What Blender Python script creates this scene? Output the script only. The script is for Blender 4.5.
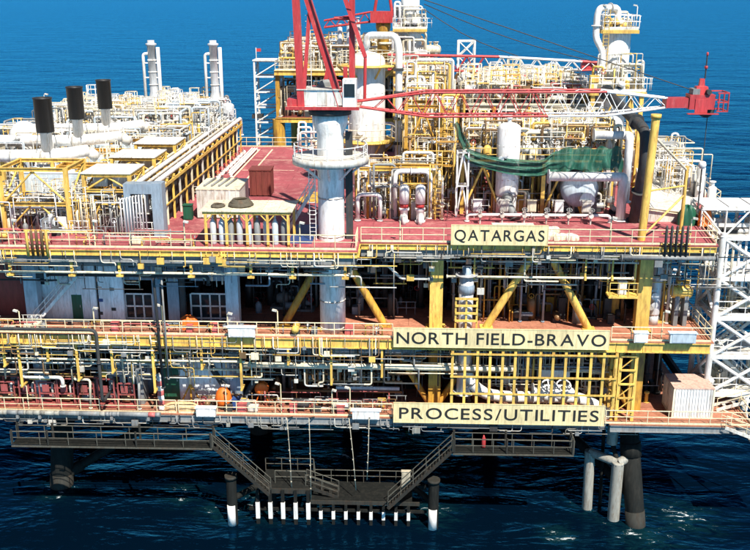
import bpy, math, random
from mathutils import Vector, Matrix, Euler

# ------------------------------------------------------------------ scene, camera, light
S = bpy.context.scene
for o in list(bpy.data.objects): bpy.data.objects.remove(o)
COL = S.collection
RAD = math.radians
CAM = Vector((0, -66.5, 43)); PITCH, YAW, FPX = 17.15, 2.2, 930.0
cd = bpy.data.cameras.new('camera'); cam = bpy.data.objects.new('camera', cd); COL.objects.link(cam)
cam.location = CAM; cam.rotation_euler = (RAD(90 - PITCH), 0, RAD(YAW))
cd.sensor_width = 36; cd.lens = FPX / 750 * 36; cd.clip_start = 0.5; cd.clip_end = 60000
S.camera = cam
SUN_EL, SUN_AZ = 53.0, 29.0            # azimuth: degrees to the right of straight behind the camera
W = bpy.data.worlds.new('World'); S.world = W; W.use_nodes = True
wn = W.node_tree; bg = wn.nodes['Background']
sky = wn.nodes.new('ShaderNodeTexSky'); sky.sky_type = 'NISHITA'; sky.sun_disc = False
sky.sun_elevation = RAD(SUN_EL); sky.sun_rotation = RAD(180 - SUN_AZ); sky.air_density = 1.0; sky.dust_density = 0.0; sky.ozone_density = 6.0
wn.links.new(sky.outputs[0], bg.inputs[0]); bg.inputs[1].default_value = 0.05
sd = bpy.data.lights.new('sun', 'SUN'); sd.energy = 5.0; sd.angle = RAD(0.53); sd.color = (1.0, 0.94, 0.84)
sun = bpy.data.objects.new('sun', sd); COL.objects.link(sun)
sv = Vector((math.sin(RAD(SUN_AZ)) * math.cos(RAD(SUN_EL)), -math.cos(RAD(SUN_AZ)) * math.cos(RAD(SUN_EL)), math.sin(RAD(SUN_EL))))
sun.rotation_euler = sv.to_track_quat('Z', 'Y').to_euler(); sun.location = (40, -60, 90)
S.view_settings.view_transform = 'Standard'; S.view_settings.look = 'None'
S.view_settings.exposure = 0.82; S.view_settings.gamma = 1.0
S.render.engine = 'CYCLES'

# ------------------------------------------------------------------ pixel -> direction helpers (photo 750 x 550)
RM = Euler((RAD(90 - PITCH), 0, RAD(YAW))).to_matrix()
def _d(px, py): return RM @ Vector(((px - 375) / FPX, -(py - 275) / FPX, -1))
def G(px, py, z):                     # point on a level surface
    v = _d(px, py); return CAM + v * ((z - CAM.z) / v.z)
def V(px, py, y):                     # point on an upright plane facing the front
    v = _d(px, py); return CAM + v * ((y - CAM.y) / v.y)

# ------------------------------------------------------------------ materials
MAT = {}
def paint(name, col, rough=0.5, wear=0.3, rust=(0.16, 0.07, 0.03), metal=0.0, streak=0.35, var=0.22, scale=1.0, bump=0.05, spec=0.4, grime=0.34, plates=False):
    m = bpy.data.materials.new(name); m.use_nodes = True; t = m.node_tree; N = t.nodes; L = t.links
    b = N['Principled BSDF']; b.inputs['Roughness'].default_value = rough; b.inputs['Metallic'].default_value = metal; b.inputs['Specular IOR Level'].default_value = spec
    geo = N.new('ShaderNodeNewGeometry'); mp = N.new('ShaderNodeMapping'); mp.inputs['Scale'].default_value = (1.6 * scale, 1.6 * scale, streak * scale)
    L.new(geo.outputs['Position'], mp.inputs[0])
    n1 = N.new('ShaderNodeTexNoise'); n1.inputs['Scale'].default_value = 1.7; n1.inputs['Detail'].default_value = 9; n1.inputs['Roughness'].default_value = 0.74
    L.new(mp.outputs[0], n1.inputs['Vector'])
    r1 = N.new('ShaderNodeMapRange'); r1.inputs[1].default_value = 0.58 - wear * 0.16; r1.inputs[2].default_value = 0.74 - wear * 0.14
    r1.inputs[3].default_value = 0; r1.inputs[4].default_value = min(1, wear * 1.6)
    L.new(n1.outputs[0], r1.inputs[0])
    n2 = N.new('ShaderNodeTexNoise'); n2.inputs['Scale'].default_value = 0.45 * scale; n2.inputs['Detail'].default_value = 4
    L.new(geo.outputs['Position'], n2.inputs['Vector'])
    oi = N.new('ShaderNodeObjectInfo')
    ad = N.new('ShaderNodeMath'); ad.operation = 'MULTIPLY_ADD'; L.new(oi.outputs['Random'], ad.inputs[0]); ad.inputs[1].default_value = 0.5; L.new(n2.outputs[0], ad.inputs[2])
    vr = N.new('ShaderNodeMapRange'); vr.inputs[1].default_value = 0.3; vr.inputs[2].default_value = 1.1; vr.inputs[3].default_value = 1 - var; vr.inputs[4].default_value = 1 + var * 0.5
    L.new(ad.outputs[0], vr.inputs[0])
    mul = N.new('ShaderNodeMix'); mul.data_type = 'RGBA'; mul.blend_type = 'MULTIPLY'; mul.inputs[0].default_value = 1
    mul.inputs[6].default_value = (*col, 1)
    L.new(vr.outputs[0], mul.inputs[7])
    mix = N.new('ShaderNodeMix'); mix.data_type = 'RGBA'; L.new(r1.outputs[0], mix.inputs[0]); L.new(mul.outputs[2], mix.inputs[6]); mix.inputs[7].default_value = (*rust, 1)
    m4 = N.new('ShaderNodeMapping'); m4.inputs['Scale'].default_value = (5.5, 5.5, 5.5 if streak > 1 else 0.9); L.new(geo.outputs['Position'], m4.inputs[0])
    n3 = N.new('ShaderNodeTexNoise'); n3.inputs['Scale'].default_value = 1.0; n3.inputs['Detail'].default_value = 6; n3.inputs['Roughness'].default_value = 0.7; L.new(m4.outputs[0], n3.inputs['Vector'])
    g3 = N.new('ShaderNodeMapRange'); g3.inputs[1].default_value = 0.40; g3.inputs[2].default_value = 0.66; g3.inputs[3].default_value = 1.06; g3.inputs[4].default_value = 1.06 - grime; L.new(n3.outputs[0], g3.inputs[0])
    gm3 = N.new('ShaderNodeMix'); gm3.data_type = 'RGBA'; gm3.blend_type = 'MULTIPLY'; gm3.inputs[0].default_value = 1; L.new(mix.outputs[2], gm3.inputs[6]); L.new(g3.outputs[0], gm3.inputs[7]); out = gm3.outputs[2]
    if plates:
        bt = N.new('ShaderNodeTexBrick'); bt.inputs['Scale'].default_value = 1; bt.inputs['Brick Width'].default_value = 5.8; bt.inputs['Row Height'].default_value = 2.1; bt.inputs['Mortar Size'].default_value = 0.035; bt.inputs['Mortar Smooth'].default_value = 0.6
        bt.inputs['Color1'].default_value = (1, 1, 1, 1); bt.inputs['Color2'].default_value = (0.86, 0.86, 0.86, 1); bt.inputs['Mortar'].default_value = (0.55, 0.5, 0.5, 1); L.new(geo.outputs['Position'], bt.inputs['Vector'])
        pm = N.new('ShaderNodeMix'); pm.data_type = 'RGBA'; pm.blend_type = 'MULTIPLY'; pm.inputs[0].default_value = 1; L.new(out, pm.inputs[6]); L.new(bt.outputs[0], pm.inputs[7]); out = pm.outputs[2]
    L.new(out, b.inputs['Base Color'])
    if bump:
        bp = N.new('ShaderNodeBump'); bp.inputs['Strength'].default_value = bump; bp.inputs['Distance'].default_value = 0.05; L.new(n1.outputs[0], bp.inputs['Height']); L.new(bp.outputs[0], b.inputs['Normal'])
    MAT[name] = m; return m

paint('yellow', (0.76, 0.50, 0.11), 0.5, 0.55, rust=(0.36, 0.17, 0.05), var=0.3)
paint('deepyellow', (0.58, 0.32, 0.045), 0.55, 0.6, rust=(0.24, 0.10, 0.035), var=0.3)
paint('white', (0.80, 0.79, 0.76), 0.45, 0.4, rust=(0.38, 0.27, 0.18), var=0.25)
paint('cream', (0.76, 0.68, 0.50), 0.5, 0.4)
paint('offwhite', (0.64, 0.62, 0.56), 0.5, 0.5, rust=(0.3, 0.2, 0.12))
paint('rail', (0.78, 0.66, 0.42), 0.5, 0.35, rust=(0.3, 0.14, 0.06))
paint('silver', (0.62, 0.64, 0.66), 0.35, 0.2, metal=0.25)
paint('paleblue', (0.50, 0.58, 0.64), 0.45, 0.22)
paint('wallwhite', (0.82, 0.86, 0.88), 0.5, 0.24)
paint('bluegrey', (0.25, 0.31, 0.37), 0.5, 0.22)
paint('grey', (0.22, 0.23, 0.23), 0.55, 0.35)
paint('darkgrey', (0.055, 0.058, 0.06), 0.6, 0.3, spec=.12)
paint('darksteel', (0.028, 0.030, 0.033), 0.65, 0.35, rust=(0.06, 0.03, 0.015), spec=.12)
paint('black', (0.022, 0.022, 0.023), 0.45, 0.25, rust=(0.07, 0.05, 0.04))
paint('cranered', (0.47, 0.045, 0.045), 0.42, 0.25, rust=(0.62, 0.30, 0.26))
paint('pinkred', (0.55, 0.14, 0.13), 0.5, 0.4, rust=(0.28, 0.07, 0.05))
paint('oxide', (0.20, 0.045, 0.035), 0.6, 0.35)
paint('deckred', (0.40, 0.09, 0.105), 0.7, 0.55, rust=(0.50, 0.22, 0.20), streak=1.6, var=0.45, scale=0.3, plates=True)
paint('deckbrown', (0.48, 0.20, 0.12), 0.75, 0.5, rust=(0.26, 0.08, 0.04), streak=1.6, var=0.35, scale=0.4, plates=True)
paint('linepaint', (0.72, 0.62, 0.44), 0.7, 0.5, rust=(0.5, 0.2, 0.18), streak=1.6)
paint('green', (0.012, 0.10, 0.055), 0.5, 0.2)
paint('tarp', (0.010, 0.085, 0.055), 0.6, 0.5, rust=(0.06, 0.24, 0.17), streak=0.1)
_t = MAT['tarp'].node_tree; _tr = _t.nodes.new('ShaderNodeBsdfTransparent'); _mx = _t.nodes.new('ShaderNodeMixShader'); _mx.inputs[0].default_value = 0.13
_t.links.new(_t.nodes['Principled BSDF'].outputs[0], _mx.inputs[1]); _t.links.new(_tr.outputs[0], _mx.inputs[2]); _t.links.new(_mx.outputs[0], _t.nodes['Material Output'].inputs[0])
paint('orange', (0.75, 0.15, 0.015), 0.55, 0.25, rust=(0.5, 0.08, 0.01))
paint('canvas', (0.62, 0.42, 0.22), 0.8, 0.35)
paint('signboard', (0.74, 0.61, 0.33), 0.55, 0.15, rust=(0.5, 0.36, 0.15))
paint('letter', (0.018, 0.017, 0.016), 0.6, 0.0)
paint('rope', (0.10, 0.085, 0.06), 0.85, 0.3)
paint('palerope', (0.45, 0.40, 0.30), 0.85, 0.2)
paint('marine', (0.012, 0.013, 0.012), 0.75, 0.6, rust=(0.022, 0.021, 0.018), spec=.12)
paint('paleseal', (0.30, 0.29, 0.25), 0.6, 0.5, rust=(0.14, 0.08, 0.04))
paint('dullred', (0.33, 0.075, 0.07), 0.6, 0.6, rust=(0.12, 0.05, 0.03))
paint('railgrey', (0.09, 0.088, 0.072), 0.75, 0.5, rust=(0.07, 0.045, 0.03), spec=.15)
paint('walkgrey', (0.03, 0.03, 0.026), 0.75, 0.6, rust=(0.04, 0.028, 0.02), spec=.15)
paint('fadedred', (0.56, 0.39, 0.31), 0.6, 0.5, rust=(0.35, 0.12, 0.1))
paint('fenderwhite', (0.78, 0.76, 0.72), 0.5, 0.2)
paint('glass', (0.02, 0.03, 0.035), 0.12, 0.0, bump=0)
paint('blue', (0.03, 0.07, 0.22), 0.5, 0.2)
paint('copper', (0.22, 0.13, 0.06), 0.45, 0.4, metal=0.3)

def sea_material():
    m = bpy.data.materials.new('sea_water'); m.use_nodes = True; t = m.node_tree; N = t.nodes; L = t.links
    b = N['Principled BSDF']; b.inputs['IOR'].default_value = 1.333; b.inputs['Roughness'].default_value = 0.12
    geo = N.new('ShaderNodeNewGeometry')
    prev = None
    mp = N.new('ShaderNodeMapping'); mp.inputs['Rotation'].default_value = (0, 0, RAD(24)); mp.inputs['Scale'].default_value = (0.55, 1.25, 1); L.new(geo.outputs['Position'], mp.inputs[0])
    for sc, dist, det in ((0.03, 2.0, 3), (0.16, 0.75, 4), (0.8, 0.12, 5)):
        n = N.new('ShaderNodeTexNoise'); n.inputs['Scale'].default_value = sc; n.inputs['Detail'].default_value = det; n.inputs['Roughness'].default_value = 0.6; n.inputs['Distortion'].default_value = 0.5
        L.new(mp.outputs[0], n.inputs['Vector'])
        bp = N.new('ShaderNodeBump'); bp.inputs['Strength'].default_value = 1.0; bp.inputs['Distance'].default_value = dist
        L.new(n.outputs[0], bp.inputs['Height'])
        if prev: L.new(prev.outputs[0], bp.inputs['Normal'])
        prev = bp
    # water colour: mottled deep blue, aerated green-blue and foam where the legs stir it
    big = N.new('ShaderNodeTexNoise'); big.inputs['Scale'].default_value = 0.012; big.inputs['Detail'].default_value = 5; L.new(geo.outputs['Position'], big.inputs['Vector'])
    mx = N.new('ShaderNodeMix'); mx.data_type = 'RGBA'; L.new(big.outputs[0], mx.inputs[0]); mx.inputs[6].default_value = (0.0002, 0.0024, 0.007, 1); mx.inputs[7].default_value = (0.0005, 0.005, 0.013, 1)
    mask = None
    for (x, y, r) in FOAM:
        vd = N.new('ShaderNodeVectorMath'); vd.operation = 'DISTANCE'; L.new(geo.outputs['Position'], vd.inputs[0]); vd.inputs[1].default_value = (x, y, SEA)
        mr = N.new('ShaderNodeMapRange'); mr.inputs[1].default_value = r; mr.inputs[2].default_value = 0.5; mr.inputs[3].default_value = 0; mr.inputs[4].default_value = 1; L.new(vd.outputs['Value'], mr.inputs[0])
        if mask is None: mask = mr.outputs[0]
        else:
            mm = N.new('ShaderNodeMath'); mm.operation = 'MAXIMUM'; L.new(mask, mm.inputs[0]); L.new(mr.outputs[0], mm.inputs[1]); mask = mm.outputs[0]
    fn = N.new('ShaderNodeTexNoise'); fn.inputs['Scale'].default_value = 1.1; fn.inputs['Detail'].default_value = 8; fn.inputs['Roughness'].default_value = 0.72; fn.inputs['Distortion'].default_value = 1.2
    L.new(mp.outputs[0], fn.inputs['Vector'])
    am = N.new('ShaderNodeMath'); am.operation = 'MULTIPLY_ADD'; L.new(mask, am.inputs[0]); am.inputs[1].default_value = 0.17; L.new(fn.outputs[0], am.inputs[2])
    fr = N.new('ShaderNodeMapRange'); fr.inputs[1].default_value = 0.735; fr.inputs[2].default_value = 0.80; L.new(am.outputs[0], fr.inputs[0])
    gm = N.new('ShaderNodeMapRange'); gm.inputs[1].default_value = 0.52; gm.inputs[2].default_value = 0.85; gm.inputs[4].default_value = 0.35; L.new(am.outputs[0], gm.inputs[0])
    gmul = N.new('ShaderNodeMath'); gmul.operation = 'MULTIPLY'; L.new(gm.outputs[0], gmul.inputs[0]); L.new(mask, gmul.inputs[1])
    m2 = N.new('ShaderNodeMix'); m2.data_type = 'RGBA'; L.new(gmul.outputs[0], m2.inputs[0]); L.new(mx.outputs[2], m2.inputs[6]); m2.inputs[7].default_value = (0.01, 0.085, 0.09, 1)
    m3 = N.new('ShaderNodeMix'); m3.data_type = 'RGBA'; L.new(fr.outputs[0], m3.inputs[0]); L.new(m2.outputs[2], m3.inputs[6]); m3.inputs[7].default_value = (0.6, 0.66, 0.68, 1)
    N.remove(b)
    df = N.new('ShaderNodeBsdfDiffuse'); L.new(m3.outputs[2], df.inputs['Color'])
    gl = N.new('ShaderNodeBsdfGlossy'); gl.inputs['Roughness'].default_value = 0.14; gl.inputs['Color'].default_value = (0.07, 0.535, 1.0, 1); L.new(prev.outputs[0], gl.inputs['Normal'])
    fz = N.new('ShaderNodeFresnel'); fz.inputs['IOR'].default_value = 1.24; L.new(prev.outputs[0], fz.inputs['Normal'])
    iv = N.new('ShaderNodeMath'); iv.operation = 'MULTIPLY_ADD'; L.new(fr.outputs[0], iv.inputs[0]); iv.inputs[1].default_value = -1; iv.inputs[2].default_value = 1
    ff = N.new('ShaderNodeMath'); ff.operation = 'MULTIPLY'; st = N.new('ShaderNodeMath'); st.operation = 'MULTIPLY_ADD'; st.use_clamp = True; L.new(fz.outputs[0], st.inputs[0]); st.inputs[1].default_value = 1.75; st.inputs[2].default_value = -0.045; L.new(st.outputs[0], ff.inputs[0]); L.new(iv.outputs[0], ff.inputs[1])
    ms = N.new('ShaderNodeMixShader'); L.new(ff.outputs[0], ms.inputs[0]); L.new(df.outputs[0], ms.inputs[1]); L.new(gl.outputs[0], ms.inputs[2])
    L.new(ms.outputs[0], N['Material Output'].inputs['Surface'])
    MAT['sea_water'] = m

# ------------------------------------------------------------------ mesh helpers
WM = {}            # world matrix of every object made here
MESH = {}
def _place(o, M, parent):
    WM[o] = M
    if parent is not None:
        o.parent = parent; o.matrix_parent_inverse = WM[parent].inverted()
    o.matrix_basis = M; COL.objects.link(o); return o
def obj(name, me, M=None, parent=None): return _place(bpy.data.objects.new(name, me), M or Matrix(), parent)
def props(o, label, cat, group=None, kind=None):
    if label: o['label'] = label
    if cat: o['category'] = cat
    if group: o['group'] = group
    if kind: o['kind'] = kind
    return o
def thing(name, label, cat, loc=(0, 0, 0), group=None):
    o = bpy.data.objects.new(name, None); o.empty_display_size = 0.2
    _place(o, Matrix.Translation(Vector(loc)), None); return props(o, label, cat, group)

class MB:
    def __init__(s): s.v = []; s.f = []; s.sm = []
    def box(s, a, b, M=None):
        i = len(s.v)
        for z in (a[2], b[2]):
            for (x, y) in ((a[0], a[1]), (b[0], a[1]), (b[0], b[1]), (a[0], b[1])):
                p = Vector((x, y, z)); s.v.append(M @ p if M else p)
        for f in ((0, 3, 2, 1), (4, 5, 6, 7), (0, 1, 5, 4), (1, 2, 6, 5), (2, 3, 7, 6), (3, 0, 4, 7)): s.f.append([i + k for k in f]); s.sm.append(False)
        return s
    def rings(s, rr, close=True, smooth=True):        # list of rings of equal length
        i = len(s.v); n = len(rr[0])
        for r in rr: s.v.extend(r)
        for a in range(len(rr) - 1):
            for k in range(n):
                s.f.append([i + a * n + k, i + a * n + (k + 1) % n, i + (a + 1) * n + (k + 1) % n, i + (a + 1) * n + k]); s.sm.append(smooth)
        if close:
            s.f.append([i + k for k in range(n)][::-1]); s.sm.append(False)
            s.f.append([i + (len(rr) - 1) * n + k for k in range(n)]); s.sm.append(False)
        return s
    def tube(s, pts, r, n=10, bend=0.0, close=True):
        pts = [Vector(p) for p in pts]
        if bend > 0 and len(pts) > 2: pts = rounded(pts, bend)
        rs = r if isinstance(r, (list, tuple)) else [r] * len(pts)
        up = None; rr = []
        for k, p in enumerate(pts):
            t = ((pts[k + 1] - p).normalized() if k < len(pts) - 1 else Vector()) + ((p - pts[k - 1]).normalized() if k > 0 else Vector())
            t.normalize()
            if up is None: up = t.orthogonal().normalized()
            else: up = (up - t * up.dot(t)).normalized()
            w = t.cross(up)
            rr.append([p + (up * math.cos(a) + w * math.sin(a)) * rs[k] for a in (2 * math.pi * j / n for j in range(n))])
        return s.rings(rr, close)
    def lathe(s, prof, c, axis='z', n=18):            # prof: (r, h)
        rr = []
        for r, h in prof:
            ring = []
            for j in range(n):
                a = 2 * math.pi * j / n; x, y = r * math.cos(a), r * math.sin(a)
                ring.append(Vector(c) + (Vector((x, y, h)) if axis == 'z' else Vector((h, x, y)) if axis == 'x' else Vector((y, h, x))))
            rr.append(ring)
        return s.rings(rr)
    def grid(s, fn, nu, nv, smooth=True):
        i = len(s.v)
        for a in range(nu + 1):
            for b in range(nv + 1): s.v.append(Vector(fn(a / nu, b / nv)))
        for a in range(nu):
            for b in range(nv):
                s.f.append([i + a * (nv + 1) + b, i + (a + 1) * (nv + 1) + b, i + (a + 1) * (nv + 1) + b + 1, i + a * (nv + 1) + b + 1]); s.sm.append(smooth)
        return s
    def mesh(s, name, mat):
        me = bpy.data.meshes.new(name); me.from_pydata([tuple(v) for v in s.v], [], s.f)
        me.polygons.foreach_set('use_smooth', s.sm); me.materials.append(MAT[mat]); me.update(); return me
    def build(s, name, mat, parent=None):
        # geometry is in world coordinates; the origin goes to the mesh's own base
        lo = Vector((min(v.x for v in s.v), min(v.y for v in s.v), min(v.z for v in s.v))); hi = Vector((max(v.x for v in s.v), max(v.y for v in s.v), 0))
        c = Vector(((lo.x + hi.x) / 2, (lo.y + hi.y) / 2, lo.z)); s.v = [Vector(v) - c for v in s.v]
        return obj(name, s.mesh(name, mat), Matrix.Translation(c), parent)
def rounded(pts, bend):
    out = [pts[0]]
    for k in range(1, len(pts) - 1):
        a, p, b = pts[k - 1], pts[k], pts[k + 1]
        da, db = (a - p), (b - p); r = min(bend, da.length * 0.48, db.length * 0.48)
        p0 = p + da.normalized() * r; p1 = p + db.normalized() * r
        for t in (0, 0.25, 0.5, 0.75, 1): out.append(p0 * (1 - t) ** 2 + p * 2 * t * (1 - t) + p1 * t * t)
    out.append(pts[-1]); return out
def unit(kind, mat):
    k = (kind, mat)
    if k not in MESH:
        b = MB()
        if kind == 'box': b.box((-0.5, -0.5, 0), (0.5, 0.5, 1))
        elif kind == 'ibeam':
            b.box((-0.5, -0.5, 0), (0.5, -0.40, 1)).box((-0.5, 0.40, 0), (0.5, 0.5, 1)).box((-0.09, -0.40, 0), (0.09, 0.40, 1))
        elif kind.startswith('cyl'):
            n = int(kind[3:]); b.lathe(((1, 0), (1, 1)), (0, 0, 0), 'z', n)
        elif kind == 'flange': b.lathe(((1, -0.5), (1, 0.5)), (0, 0, 0), 'z', 12)
        elif kind == 'wheel':
            b.tube([(math.cos(a), math.sin(a), 0) for a in (2 * math.pi * j / 12 for j in range(13))], 0.12, 5, close=False)
            b.box((-1, -0.08, -0.06), (1, 0.08, 0.06)).box((-0.08, -1, -0.05), (0.08, 1, 0.05))
        elif kind == 'dome':
            b.lathe([(math.cos(t), math.sin(t)) for t in (0, 0.4, 0.8, 1.15, 1.45, 1.56)], (0, 0, 0), 'z', 18)
        MESH[k] = b.mesh(kind + '_' + mat, mat)
    return MESH[k]
def frame_to(p0, p1, sx, sy, up=None):
    p0, p1 = Vector(p0), Vector(p1); d = p1 - p0; z = d.normalized()
    u = Vector(up) if up else (Vector((0, 0, 1)) if abs(z.z) < 0.95 else Vector((0, 1, 0)))
    x = u.cross(z); x = x.normalized() if x.length > 1e-6 else Vector((1, 0, 0)); y = z.cross(x)
    M = Matrix((x * sx, y * sy, d)).transposed().to_4x4(); M.translation = p0; return M
def bar(name, p0, p1, r, mat, par=None, n=8): return obj(name, unit('cyl%d' % n, mat), frame_to(p0, p1, r, r), par)
def beam(name, p0, p1, w, h, mat, par=None, up=None, kind='box'): return obj(name, unit(kind, mat), frame_to(p0, p1, w, h, up), par)
def ibeam(name, p0, p1, w, h, mat, par=None, up=None): return beam(name, p0, p1, w, h, mat, par, up, 'ibeam')
def box(name, a, b, mat, par=None):
    a, b = Vector(a), Vector(b); s = b - a
    M = Matrix.Translation(((a.x + b.x) / 2, (a.y + b.y) / 2, min(a.z, b.z))) @ Matrix.Diagonal((abs(s.x), abs(s.y), abs(s.z), 1))
    return obj(name, unit('box', mat), M, par)
def flange(name, p, axis, r, mat, par=None, t=0.1):
    ax = Vector(axis).normalized(); return obj(name, unit('flange', mat), Matrix.Translation(Vector(p)) @ frame_to((0, 0, 0), ax, r, r).to_3x3().to_4x4() @ Matrix.Diagonal((1, 1, t, 1)), par)
def wheel(name, p, axis, r, mat, par=None):
    return obj(name, unit('wheel', mat), Matrix.Translation(Vector(p)) @ frame_to((0, 0, 0), Vector(axis).normalized(), r, r).to_3x3().to_4x4() @ Matrix.Diagonal((1, 1, r, 1)), par)
def pipe(label, pts, r, mat, group=None, flanges=True, name='pipe', bend=None, fm=None, n=10, cat='pipe'):
    t = thing(name, label, cat, pts[0], group)
    MB().tube(pts, r, n, bend if bend is not None else r * 2.5).build('pipe_run', mat, t)
    if flanges:
        for a, b in ((0, 1), (-1, -2)):
            p, q = Vector(pts[a]), Vector(pts[b]); d = (q - p).normalized(); flange('flange', p + d * 0.06, d, r * 1.55, fm or mat, t)
        for k in range(1, len(pts) - 1, 2):
            p, q = Vector(pts[k]), Vector(pts[k + 1])
            if (q - p).length > 1.8: flange('flange', p + (q - p) * 0.45, q - p, r * 1.5, fm or mat, t)
    return t
def solo(o, label, cat, group=None): return props(o, label, cat, group)

def railing(label, pts, mat='rail', h=1.1, sp=1.5, closed=False, group=None, toe=True):
    pts = [Vector(p) for p in pts]
    if closed: pts.append(pts[0])
    t = thing('railing', label, 'railing', pts[0], group); up = Vector((0, 0, 1))
    for k in range(len(pts) - 1):
        a, b = pts[k], pts[k + 1]; d = b - a; n = max(1, round(d.length / sp))
        bar('top_rail', a + up * h, b + up * h, 0.042, mat, t, 6); bar('mid_rail', a + up * h * 0.53, b + up * h * 0.53, 0.032, mat, t, 6)
        if toe: beam('toe_board', a + up * 0.08, b + up * 0.08, 0.02, 0.15, mat, t)
        for j in range(n + (1 if k == len(pts) - 2 and not closed else 0)):
            p = a + d * (j / n); bar('post', p, p + up * h, 0.036, mat, t, 6)
    return t
def ladder(label, p, z1, mat='rail', w=0.45, along=(1, 0, 0), group=None, cage=False):
    p = Vector(p); ax = Vector(along); t = thing('ladder', label, 'ladder', p, group); top = Vector((p.x, p.y, z1))
    for s in (-1, 1): bar('stile', p + ax * s * w / 2, top + ax * s * w / 2, 0.035, mat, t, 6)
    n = int((z1 - p.z) / 0.32)
    for k in range(1, n): q = p + Vector((0, 0, 0.32 * k)); bar('rung', q - ax * w / 2, q + ax * w / 2, 0.02, mat, t, 5)
    if cage:
        out = Vector((0, -1, 0))
        for k in range(int((z1 - p.z - 2) / 0.9)):
            z = p.z + 2.1 + 0.9 * k; c = Vector((p.x, p.y, z))
            MB().tube([c + ax * math.cos(a) * w * 0.75 + out * math.sin(a) * 0.7 for a in (math.pi * j / 8 for j in range(9))], 0.02, 5).build('cage_hoop', mat, t)
    return t
def stair(label, a, b, w=0.9, side=(0, 1, 0), mat='grey', rmat='rail', tmat=None):
    a, b = Vector(a), Vector(b); sd_ = Vector(side).normalized() * w; d = b - a; up = Vector((0, 0, 1))
    t = thing('stairway', label, 'stairs', a)
    for q in (Vector(), sd_):
        beam('stringer', a + q, b + q, 0.06, 0.26, mat, t)
        bar('handrail', a + q + up * 1.0, b + q + up * 1.0, 0.038, rmat, t, 6); bar('mid_rail', a + q + up * 0.55, b + q + up * 0.55, 0.028, rmat, t, 6)
        n = max(2, int(d.length / 1.3))
        for k in range(n + 1): p = a + q + d * (k / n); bar('post', p, p + up * 1.0, 0.03, rmat, t, 6)
    n = int(abs(d.z) / 0.23); hd = Vector((d.x, d.y, 0)).normalized() * 0.13
    for k in range(1, n): p = a + d * (k / n) + sd_ * 0.5; beam('tread', p - hd, p + hd, w, 0.04, tmat or mat, t)
    return t
def vvessel(label, c, z1, r, mat, plat=None, cat='vessel', name='vertical_vessel', group=None, skirt=0.8, nozzles=3, seed=1):
    c = Vector(c); t = thing(name, label, cat, c, group); R = random.Random(seed); h = z1 - c.z; dome = r * 0.5
    b = MB(); b.lathe([(r * 0.96, skirt), (r, skirt + 0.15)] + [(r, h - dome)] + [(r * math.cos(q), h - dome + dome * math.sin(q)) for q in (0.35, 0.7, 1.05, 1.35, 1.55)], c, 'z', 24); b.build('shell', mat, t)
    MB().lathe(((r * 0.9, 0), (r * 0.9, skirt)), c, 'z', 20).build('skirt', mat, t)
    for k in range(1, 4): flange('seam_band', c + Vector((0, 0, skirt + (h - skirt - dome) * k / 4)), (0, 0, 1), r * 1.012, mat, t, 0.06)
    for k in range(nozzles):
        a = R.uniform(-2.6, -0.5); z = R.uniform(skirt + 0.4, h - dome); d = Vector((math.cos(a), math.sin(a), 0))
        p = c + Vector((0, 0, z)); nz = bar('nozzle', p + d * r * 0.9, p + d * (r + 0.35), 0.14, mat, t); flange('nozzle_flange', p + d * (r + 0.35), d, 0.24, mat, nz)
    mh = c + Vector((-r * 0.3, -r * 0.95, h * 0.45)); bar('manway', mh + Vector((0, 0.2, 0)), mh + Vector((0, -0.2, 0)), 0.3, mat, t, 12)
    tn = bar('top_nozzle', c + Vector((0, 0, h - 0.1)), c + Vector((0, 0, h + 0.35)), 0.16, mat, t); flange('nozzle_flange', c + Vector((0, 0, h + 0.35)), (0, 0, 1), 0.26, mat, tn)
    return t
def hvessel(label, c, L, r, mat, axis='x', cat='tank', name='horizontal_vessel', group=None, sad='grey', base=None):
    # c: centre of the cylinder; base: level it stands on
    c = Vector(c); base = c.z - r - 0.5 if base is None else base
    t = thing(name, label, cat, (c.x, c.y, base), group); d = r * 0.55
    prof = [(r * math.cos(q), -L / 2 - d * math.sin(q)) for q in (1.55, 1.3, 1.0, 0.65, 0.3, 0)] + [(r * math.cos(q), L / 2 + d * math.sin(q)) for q in (0, 0.3, 0.65, 1.0, 1.3, 1.55)]
    MB().lathe(prof, c, axis, 22).build('shell', mat, t)
    ax = Vector((1, 0, 0)) if axis == 'x' else Vector((0, 1, 0))
    for s in (-0.3, 0.3):
        q = c + ax * L * s
        e = Vector((0.16, r * 0.85, 0)) if axis == 'x' else Vector((r * 0.85, 0.16, 0))
        box('saddle', (q.x - e.x, q.y - e.y, base), (q.x + e.x, q.y + e.y, c.z - r * 0.45), sad, t)
        flange('strap_band', q, ax, r * 1.015, mat, t, 0.09)
    for s in (-0.2, 0.15, 0.36):
        q = c + ax * L * s + Vector((0, 0, r * 0.9)); nz = bar('nozzle', q, q + Vector((0, 0, 0.4)), 0.13, mat, t); flange('nozzle_flange', q + Vector((0, 0, 0.4)), (0, 0, 1), 0.22, mat, nz)
    return t
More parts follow.
